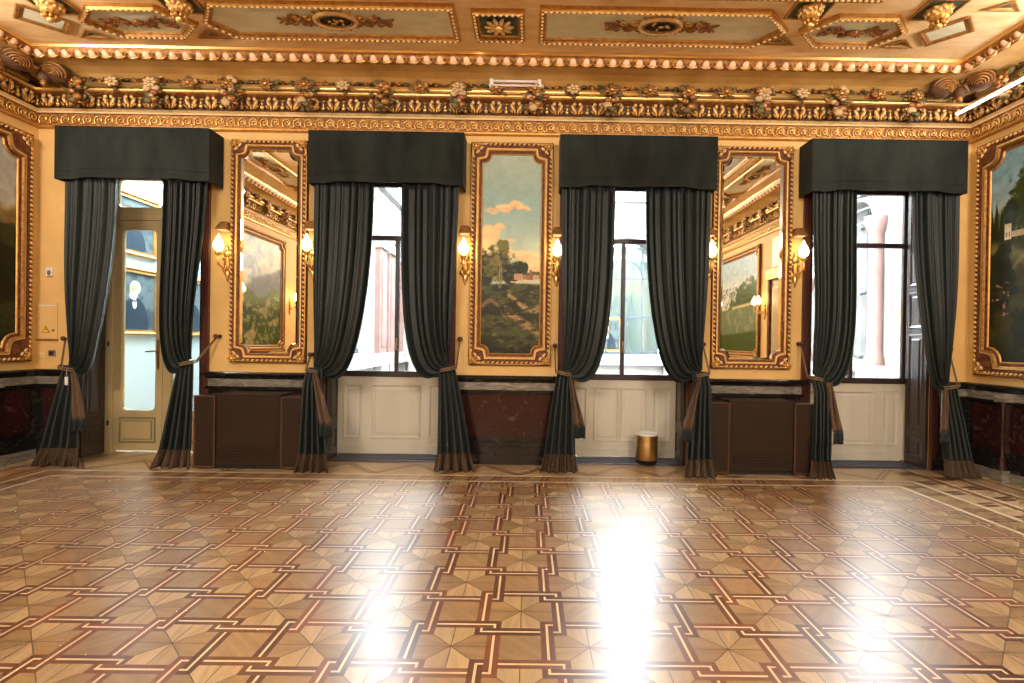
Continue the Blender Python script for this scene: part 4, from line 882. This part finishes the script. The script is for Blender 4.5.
# ------------------------------------------------------------------ sconces
def sconce(two=False):
    o = empty('wall_sconce'); b = MB()
    b.box(-.028, .028, -.012, 0, -.16, .13, 'gilt', None, .004)
    b.ell((0, -.02, .10), (.045, .022, .045), 'gilt_bright', 10, 6); b.ell((0, -.02, .155), (.022, .018, .035), 'gilt_bright', 8, 6)
    b.ell((0, -.02, -.02), (.038, .02, .09), 'gilt', 8, 6); b.ell((0, -.016, -.13), (.028, .016, .055), 'gilt_bright', 8, 6); b.ell((0, -.012, -.195), (.012, .010, .025), 'gilt', 6, 5)
    for sg in (-1, 1):
        pts = [(sg*(.03+.022*math.cos(t)), -.018, .03+.03*math.sin(t)-.012*t) for t in [i*.6 for i in range(10)]]; b.tube(pts, .007, 'gilt_bright', 5)
        b.ell((sg*.035, -.018, -.08), (.022, .012, .035), 'gilt_bright', 6, 5, None, Matrix.Rotation(sg*.5, 3, 'Y'))
    b.build('back_plate', o)
    for sx in ((-.10, .10) if two else (0,)):
        a = MB(); yy = -.19
        pts = [(sx*.1, -.02, -.02), (sx*.4, -.06, -.075), (sx*.8, -.11, -.07), (sx, yy, -.03), (sx, yy, .055)]
        sm = [tuple(Vector(pts[0]).lerp(pts[0], 0))]
        for k in range(len(pts)-1):
            for q in range(1, 5):
                p0, p1, p2, p3 = [Vector(pts[max(0, min(len(pts)-1, k+d))]) for d in (-1, 0, 1, 2)]; t = q/4
                sm.append(tuple(.5*((2*p1)+(p2-p0)*t+(2*p0-5*p1+4*p2-p3)*t*t+(-p0+3*p1-3*p2+p3)*t**3)))
        a.tube(sm, .010, 'gilt_bright', 7); a.lathe((sx, yy, .05), [(.006, 0), (.02, .008), (.034, .03), (.036, .04), (.022, .036), (.018, .06)], 'gilt_bright', 16, None, .08, 8); a.ell((sx, yy, -.035), (.018, .018, .02), 'gilt', 8, 5); arm = a.build('arm', o)
        g = MB(); g.lathe((sx, yy, .105), [(.012, 0), (.040, .012), (.054, .045), (.053, .07), (.043, .098), (.026, .13), (.010, .165), (.001, .185)], 'flame_glass', 20, None, .05, 6); g.build('flame_shade', arm)['label'] = 'lit frosted flame-shaped glass'
    return o
SX = [(-3.42, 2.33, 'lit gilt wall sconce with flame glass left of the left mirror'), (-2.45, 2.35, 'lit gilt wall sconce with flame glass right of the left mirror'), (-.72, 2.33, 'lit gilt wall sconce with flame glass left of the central painting'),
      (.32, 2.33, 'lit gilt wall sconce with flame glass right of the central painting'), (2.03, 2.35, 'lit gilt wall sconce with flame glass left of the right mirror'), (3.05, 2.36, 'lit gilt wall sconce with flame glass right of the right mirror')]
s0_ = sconce()
def guard():
    g = MB()
    # small canopy above the flame: tapered tray open below
    A_ = [(-.06, 0, .0), (.06, 0, .0), (.075, -.19, -.0), (-.075, -.19, -.0)]; B_ = [(-.05, 0, .11), (.05, 0, .11), (.045, -.12, .11), (-.045, -.12, .11)]
    g.add(A_+B_, [(3, 2, 1, 0), (4, 5, 6, 7), (0, 1, 5, 4), (1, 2, 6, 5), (2, 3, 7, 6), (3, 0, 4, 7)], 'gilt_brown')
    g.box(-.055, .055, -.17, -.03, -.004, -.001, 'white_plastic'); return g.build('heat_shield')  # pale plate paints in the flame's glow on the underside
g0 = guard(); gl2 = ['small tapered heat shield above the sconce left of the left mirror', 'small tapered heat shield above the sconce right of the left mirror', 'small tapered heat shield above the sconce left of the central painting', 'small tapered heat shield above the sconce right of the central painting', 'small tapered heat shield above the sconce left of the right mirror', 'small tapered heat shield above the sconce right of the right mirror']
for i, (x, z, lb) in enumerate(SX):
    o = s0_ if i == 0 else copy_tree(s0_); o.location = (x, YB, z-.08); tag(o, lb, 'wall lamp', 'gilt wall sconces on the window wall')
    k = g0 if i == 0 else g0.copy()
    if i: C.objects.link(k)
    k.scale = (.85, .85, .85); k.location = (x, YB, z+.27); tag(k, gl2[i], 'heat shield', 'heat shields above the sconces')
s2 = sconce(True)
for i, (x, y, rz, lb) in enumerate(((XL, 2.14, PI/2, 'two-flame gilt sconce on the left wall, glowing in the left mirror'), (XR, .80, -PI/2, 'two-flame gilt sconce on the right wall beside the lake painting'), (XR, 2.5, -PI/2, 'two-flame gilt sconce on the right wall past the side door'), (XL, -.35, PI/2, 'two-flame gilt sconce on the left wall past the mountain painting'))):
    o = s2 if i == 0 else copy_tree(s2); o.location = (x, y, 2.16); o.rotation_euler.z = rz; tag(o, lb, 'wall lamp', 'two-flame sconces on the side walls')

# ------------------------------------------------------------------ radiator covers
def radiator(x0, x1, yf, label):
    o = empty('radiator_cover', ((x0+x1)/2, (YB+yf)/2, 0)); tag(o, label, 'radiator cover'); W = (x1-x0)/2; y1 = YB-.075-(YB+yf)/2; y0 = yf-(YB+yf)/2; sw = .235*W*2/1.16
    c = MB(); c.box(-W+sw, W-sw, y0+.012, y1, .04, .80, 'radiator_brown', None, .006)
    for k in range(4): c.box(-W+sw+.04, W-sw-.04, y0+.004, y0+.012, .10+k*.03, .115+k*.03, 'radiator_brown')
    c.box(-W+sw+.03, W-sw-.03, y0+.006, y0+.013, .23, .76, 'radiator_brown', None, .002); c.build('centre_panel', o)
    for sg in (-1, 1):
        a, b = sorted((sg*W, sg*(W-sw))); s = MB(); s.box(a+.004, b-.004, y0, y1, .015, .775, 'radiator_brown', None, .008)
        for p, q, r_, t in ((a+.003, b-.003, .765, .778), (a+.003, b-.003, .012, .03)): s.box(p, q, y0-.004, y0+.01, r_, t, 'radiator_edge', None, .003)
        for p, q in ((a+.003, a+.02), (b-.02, b-.003)): s.box(p, q, y0-.004, y0+.01, .012, .778, 'radiator_edge', None, .003)
        s.build('side_panel', o)
    b = MB(); b.box(-W+.03, W-.03, y0+.03, y1-.02, 0, .045, 'black_paint'); b.build('plinth', o)
radiator(-3.53, -2.375, 5.58, 'dark brown radiator cover standing below the left mirror')
radiator(1.955, 3.115, 5.62, 'dark brown radiator cover standing below the right mirror')

# ------------------------------------------------------------------ bin
o = empty('waste_bin', (1.40, 6.07, .016)); tag(o, 'brass coloured cylindrical waste bin standing in the recess below a window', 'bin')
b = MB(); b.lathe((0, 0, 0), [(.001, .045), (.122, .045), (.126, .05), (.126, .325)], 'brass', 32); b.build('body', o)
b = MB(); b.lathe((0, 0, 0), [(.126, .325), (.130, .33), (.130, .345), (.118, .35), (.112, .335), (.001, .335)], 'white_plastic', 32); b.build('rim', o)['label'] = 'white rim and lid'
b = MB(); b.lathe((0, 0, 0), [(.001, .0), (.112, 0), (.112, .03), (.120, .032), (.120, .046), (.001, .046)], 'black_paint', 32); b.build('base', o)

# ------------------------------------------------------------------ small wall fittings, left of the door
o = empty('wall_sensor', (-5.43, YB, 2.11)); tag(o, 'small white wall sensor above the electrical cabinet', 'sensor'); b = MB(); b.box(-.035, .035, -.03, 0, -.05, .05, 'white_plastic', None, .008); b.build('housing', o)
b = MB(); b.ell((.01, -.03, -.01), (.022, .014, .03), 'grey_plastic'); b.build('lens', o)
o = empty('electrical_cabinet', (-5.46, YB, 1.35)); tag(o, 'flush yellow painted electrical cabinet door with warning triangle', 'cabinet'); b = MB(); b.box(-.115, .12, -.012, 0, .0, .41, 'wall_yellow', None, .003); b.box(-.125, .125, -.014, 0, -.02, -.004, 'gilt_brown'); b.box(-.10, .11, -.016, -.012, .375, .385, 'white_plastic'); b.build('cabinet_door', o)
b = MB(); b.add([(-.045, -.014, .075), (.035, -.014, .075), (-.005, -.014, .145)], [(0, 1, 2)], 'sign_yellow'); 
for p, q in (((-.045, .075), (.035, .075)), ((.035, .075), (-.005, .145)), ((-.005, .145), (-.045, .075))): b.tube([(p[0], -.0145, p[1]), (q[0], -.0145, q[1])], .003, 'black_paint', 4)
b.add([(-.002, -.0155, .128), (-.012, -.0155, .106), (-.004, -.0155, .106), (-.008, -.0155, .085), (.004, -.0155, .110), (-.003, -.0155, .110)], [(0, 1, 2, 5), (5, 2, 3, 4)], 'black_paint'); b.build('warning_triangle', o)
b = MB(); b.ell((.085, -.022, .10), (.012, .012, .012), 'grey_plastic'); b.build('lock', o)
o = MB(); o.box(-.04, .04, -.012, 0, -.035, .035, 'grey_plastic', None, .004); o.box(-.022, .022, -.015, -.012, -.02, .02, 'black_paint'); o = o.build('power_socket'); o.location = (-5.40, YB, 1.19); tag(o, 'dark square wall socket below the cabinet', 'socket')
o = MB(); o.box(-.025, .025, -.010, 0, -.025, .025, 'wall_pale', None, .003); o.box(-.010, .010, -.013, -.010, -.012, .012, 'wall_yellow'); o = o.build('wall_switch'); o.location = (-5.51, YB, 1.17); tag(o, 'pale yellow wall switch beside the dark socket', 'switch')

# ------------------------------------------------------------------ chandeliers added out of view to light the hall
def chandelier():
    o = empty('chandelier'); b = MB(); b.tube([(0, 0, 0), (0, 0, -.75)], .012, 'gilt_bright'); b.lathe((0, 0, -.75), [(.001, .1), (.05, .06), (.09, 0), (.06, -.08), (.12, -.14), (.05, -.22), (.001, -.28)], 'gilt', 18); b.lathe((0, 0, 0), [(.001, -.05), (.06, -.04), (.10, -.004), (.001, -.003)], 'gilt', 18); b.build('stem', o)
    for k in range(8):
        a = 2*PI*k/8; ca_, sa_ = math.cos(a), math.sin(a); ar = MB(); ar.tube([(ca_*r, sa_*r, z) for r, z in ((.08, -.85), (.2, -.95), (.35, -.95), (.45, -.85), (.46, -.76))], .012, 'gilt_bright'); ar.lathe((.46*ca_, .46*sa_, -.77), [(.01, 0), (.04, .03), (.02, .04)], 'gilt', 12); arm = ar.build('arm', o)
        g = MB(); g.lathe((.46*ca_, .46*sa_, -.73), [(.012, 0), (.045, .03), (.05, .07), (.03, .12), (.001, .17)], 'flame_glass', 14); g.build('flame_shade', arm)
    return o
c0 = chandelier()
for i, (x, y, lb) in enumerate(((-2.4, .9, 'added gilt eight-arm lamp, out of view over the left of the hall'), (1.9, .9, 'added gilt eight-arm lamp, out of view over the right of the hall'))):
    o = c0 if i == 0 else copy_tree(c0); o.location = (x, y, ZC); tag(o, lb, 'chandelier', 'added fill lamps of the hall')
    for dz, e in ((-.45, 1.8), (-1.15, .35)):
        L = bpy.data.lights.new('fill_chandelier_glow', 'POINT'); L.energy = FILL_CHAND*e; L.color = (1, .85, .64); L.shadow_soft_size = .25; lo = bpy.data.objects.new('fill_chandelier_glow', L); C.objects.link(lo); lo.parent = o; lo.location = (0, 0, dz)

# ------------------------------------------------------------------ outside: courtyard and gallery
mb = MB(); mb.box(-3.3, 9.6, 6.5, 17, -.1, .02, 'stone_grey'); struct(mb.build('floor_courtyard'))
def arch_wall(name, T, length, H, arches, depth=.45, round_col=True):
    """wall in local (s, z), thickness to +y ; arches list (c, halfw, z0, zspring)"""
    mb = MB(); s = 0; ev = sorted(arches)
    for c, hw, z0, zs in ev:
        mb.box(s, c-hw, 0, depth, 0, H, 'stone_white', T)
        if z0 > 0: mb.box(c-hw, c+hw, 0, depth, 0, z0, 'stone_white', T)
        n = 14; pts = [(c-hw*math.cos(PI*k/n), zs+hw*math.sin(PI*k/n)) for k in range(n+1)]
        for k in range(n):
            (a, b), (a2, b2) = pts[k], pts[k+1]
            mb.add([(a, 0, b), (a2, 0, b2), (a2, 0, H), (a, 0, H), (a, depth, b), (a2, depth, b2)], [(0, 1, 2, 3), (0, 4, 5, 1)], 'stone_white', False, T)
        mb.tube([(a*1.0+(a-c)*.10, -.02, zs+(b-zs)*1.10) for a, b in pts], .07, 'stone_grey', 6, T); mb.tube([(a+(a-c)*.25, -.01, zs+(b-zs)*1.25) for a, b in pts], .025, 'stone_grey', 5, T); s = c+hw
        # archivolt ring + glazing bars
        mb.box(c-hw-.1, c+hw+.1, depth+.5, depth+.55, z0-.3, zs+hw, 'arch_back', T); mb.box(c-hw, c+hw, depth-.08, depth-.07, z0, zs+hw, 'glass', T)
        for q in (-.5, 0, .5): mb.box(c+q*hw-.02, c+q*hw+.02, depth-.12, depth-.08, z0, zs+.8*hw, 'iron_blue', T)
        for zz in (z0+.05, z0+(zs-z0)*.5, zs): mb.box(c-hw, c+hw, depth-.12, depth-.08, zz-.025, zz+.025, 'iron_blue', T)
        mb.tube([(c-.5*hw*math.cos(PI*k/10), depth-.10, zs+.5*hw*math.sin(PI*k/10)) for k in range(11)], .02, 'iron_blue', 5, T)
        for sg in (-1, 1):
            if not round_col:
                q_ = c+sg*(hw+.28); mb.box(q_-.26, q_+.26, -.12, 0, 1.0, zs, 'stone_pink', T); mb.box(q_-.17, q_+.17, -.15, -.12, 1.25, zs-.35, 'stone_pink', T); mb.box(q_-.30, q_+.30, -.18, 0, zs-.12, zs+.06, 'stone_white', T); mb.box(q_-.30, q_+.30, -.18, 0, 0, 1.1, 'stone_white', T); continue
            mb.lathe((c+sg*(hw+.22), -.12, 0), [(.22, 1.0), (.2, 1.15), (.16, 1.25), (.15, zs-.35), (.2, zs-.25), (.23, zs-.1), (.23, zs)], 'stone_pink', 16, T); mb.box(c+sg*(hw+.22)-.24, c+sg*(hw+.22)+.24, -.36, 0, 0, 1.0, 'stone_white', T)
    mb.box(s, length, 0, depth, 0, H, 'stone_white', T); mb.box(0, length, -.14, 0, H-.5, H-.3, 'stone_white', T); [mb.box(0, length, -.012, .0, q_, q_+.03, 'stone_grey', T) for q_ in (H-1.1, H-.8)]; mb.box(0, length, -.20, 0, .84, .985, 'stone_white', T)
    o = struct(mb.build(name)); return o
TF = Matrix.Translation((-3.3, 13.5, 0)); arch_wall('wall_courtyard_far', TF, 12.5, 5.5, [(1.4, .6, 1.1, 3.1), (3.3, .6, 1.1, 3.1), (5.85, .95, 1.1, 3.1), (9.3, .85, 1.1, 3.1)])
TLm = Matrix(((0, -1, 0, -3.3), (1, 0, 0, 6.6), (0, 0, 1, 0), (0, 0, 0, 1))); arch_wall('wall_courtyard_left', TLm, 6.9, 5.22, [(3.05, 1.65, 1.1, 3.5), (6.42, .42, 1.1, 3.5)], .45, False)
TRm = Matrix(((0, 1, 0, 7.6), (1, 0, 0, 6.6), (0, 0, 1, 0), (0, 0, 0, 1))); arch_wall('wall_courtyard_right', TRm, 6.9, 5.3, [(1.0, .6, 1.1, 3.6), (3.2, .5, 1.1, 4.2), (5.4, .5, 1.1, 4.2)])
# gallery behind the glazed door
mb = MB(); mb.box(-6.4, -6.2, 6.5, 12.2, 0, 5.2, 'gallery_wall'); struct(mb.build('wall_gallery_left'))
mb = MB(); mb.box(-6.2, -3.8, 12.0, 12.2, 0, 5.2, 'gallery_wall'); struct(mb.build('wall_gallery_far'))
mb = MB(); mb.box(-6.4, -3.78, 6.5, 12.2, -.1, .01, 'gallery_floor'); struct(mb.build('floor_gallery'))
def paint_port(seed, white):
    def f(u, v, asp):
        n1 = npnoise(u*6, v*7, seed); img = np.zeros(u.shape+(3,)); img = lay(img, (.34, .40, .42), np.ones_like(u)); img = lay(img, (.24, .29, .32), sstep(.4, .7, n1))
        body = sstep(1.05, .95, ((u-.5)/.34)**2+((v-.05)/.52)**2); img = lay(img, (.13, .19, .25), body); img = lay(img, (.85, .84, .80), sstep(1.1, .9, ((u-.5)/.05)**2+((v-.46)/.09)**2)); img = lay(img, (.06, .07, .09), sstep(1.1, .9, ((u-.5)/.05)**2+((v-.505)/.015)**2))
        img = lay(img, (.84, .82, .78) if white else (.35, .28, .22), sstep(1.1, .9, ((u-.51)/.125)**2+((v-.735)/.12)**2)); img = lay(img, (.76, .60, .50), sstep(1.1, .9, ((u-.475)/.092)**2+((v-.70)/.105)**2)); img = lay(img, (.90, .88, .84) if white else (.42, .34, .26), sstep(1.1, .9, ((u-.47)/.09)**2+((v-.60)/.07)**2))
        for ex in (.44, .52): img = lay(img, (.12, .1, .1), sstep(1.1, .8, ((u-ex)/.012)**2+((v-.715)/.008)**2))
        img = lay(img, (.62, .45, .38), sstep(1.1, .8, ((u-.475)/.012)**2+((v-.68)/.03)**2)); return img
    return f
for (y, z, W, H, sd, wh, lb) in ((8.30, 1.42, 1.05, 1.05, 51, True, 'framed portrait of a white-bearded man in dark suit, beyond the glazed door'), (8.15, 2.66, 1.25, .95, 52, False, 'framed portrait hanging above the bearded man beyond the glazed door'), (9.7, 1.42, 1.05, 1.05, 53, False, 'framed portrait farther along the gallery wall beyond the glazed door')):
    o = empty('framed_portrait', (-6.2, y, z), PI/2); tag(o, lb, 'painting'); f = MB(); bw = .08
    rows = [[(-W/2+d, -h_, d), (W/2-d, -h_, d), (W/2-d, -h_, H-d), (-W/2+d, -h_, H-d)] for d, h_ in ((0, 0), (0, .05), (.02, .06), (.05, .035), (bw, .04), (bw, .01))]
    for i in range(5): f.grid([rows[i], rows[i+1]], 'gilt' if i != 2 else 'gilt_dark', False, None, True)
    f.build('frame', o); canvas(o, W-2*bw+.02, H-2*bw+.02, -W/2+bw-.01, bw-.01, 110, 110, paint_port(sd, wh))
o = empty('framed_portrait', (2.20, 14.44, 1.15)); tag(o, 'small framed portrait seen across the courtyard through the arched window', 'painting'); f = MB(); W, H, bw = .80, .95, .07
rows = [[(-W/2+d, -h_, d), (W/2-d, -h_, d), (W/2-d, -h_, H-d), (-W/2+d, -h_, H-d)] for d, h_ in ((0, 0), (0, .05), (.02, .06), (.05, .035), (bw, .04), (bw, .01))]
for i in range(5): f.grid([rows[i], rows[i+1]], 'gilt', False, None, True)
f.build('frame', o); canvas(o, W-2*bw+.02, H-2*bw+.02, -W/2+bw-.01, bw-.01, 60, 70, paint_port(54, False))
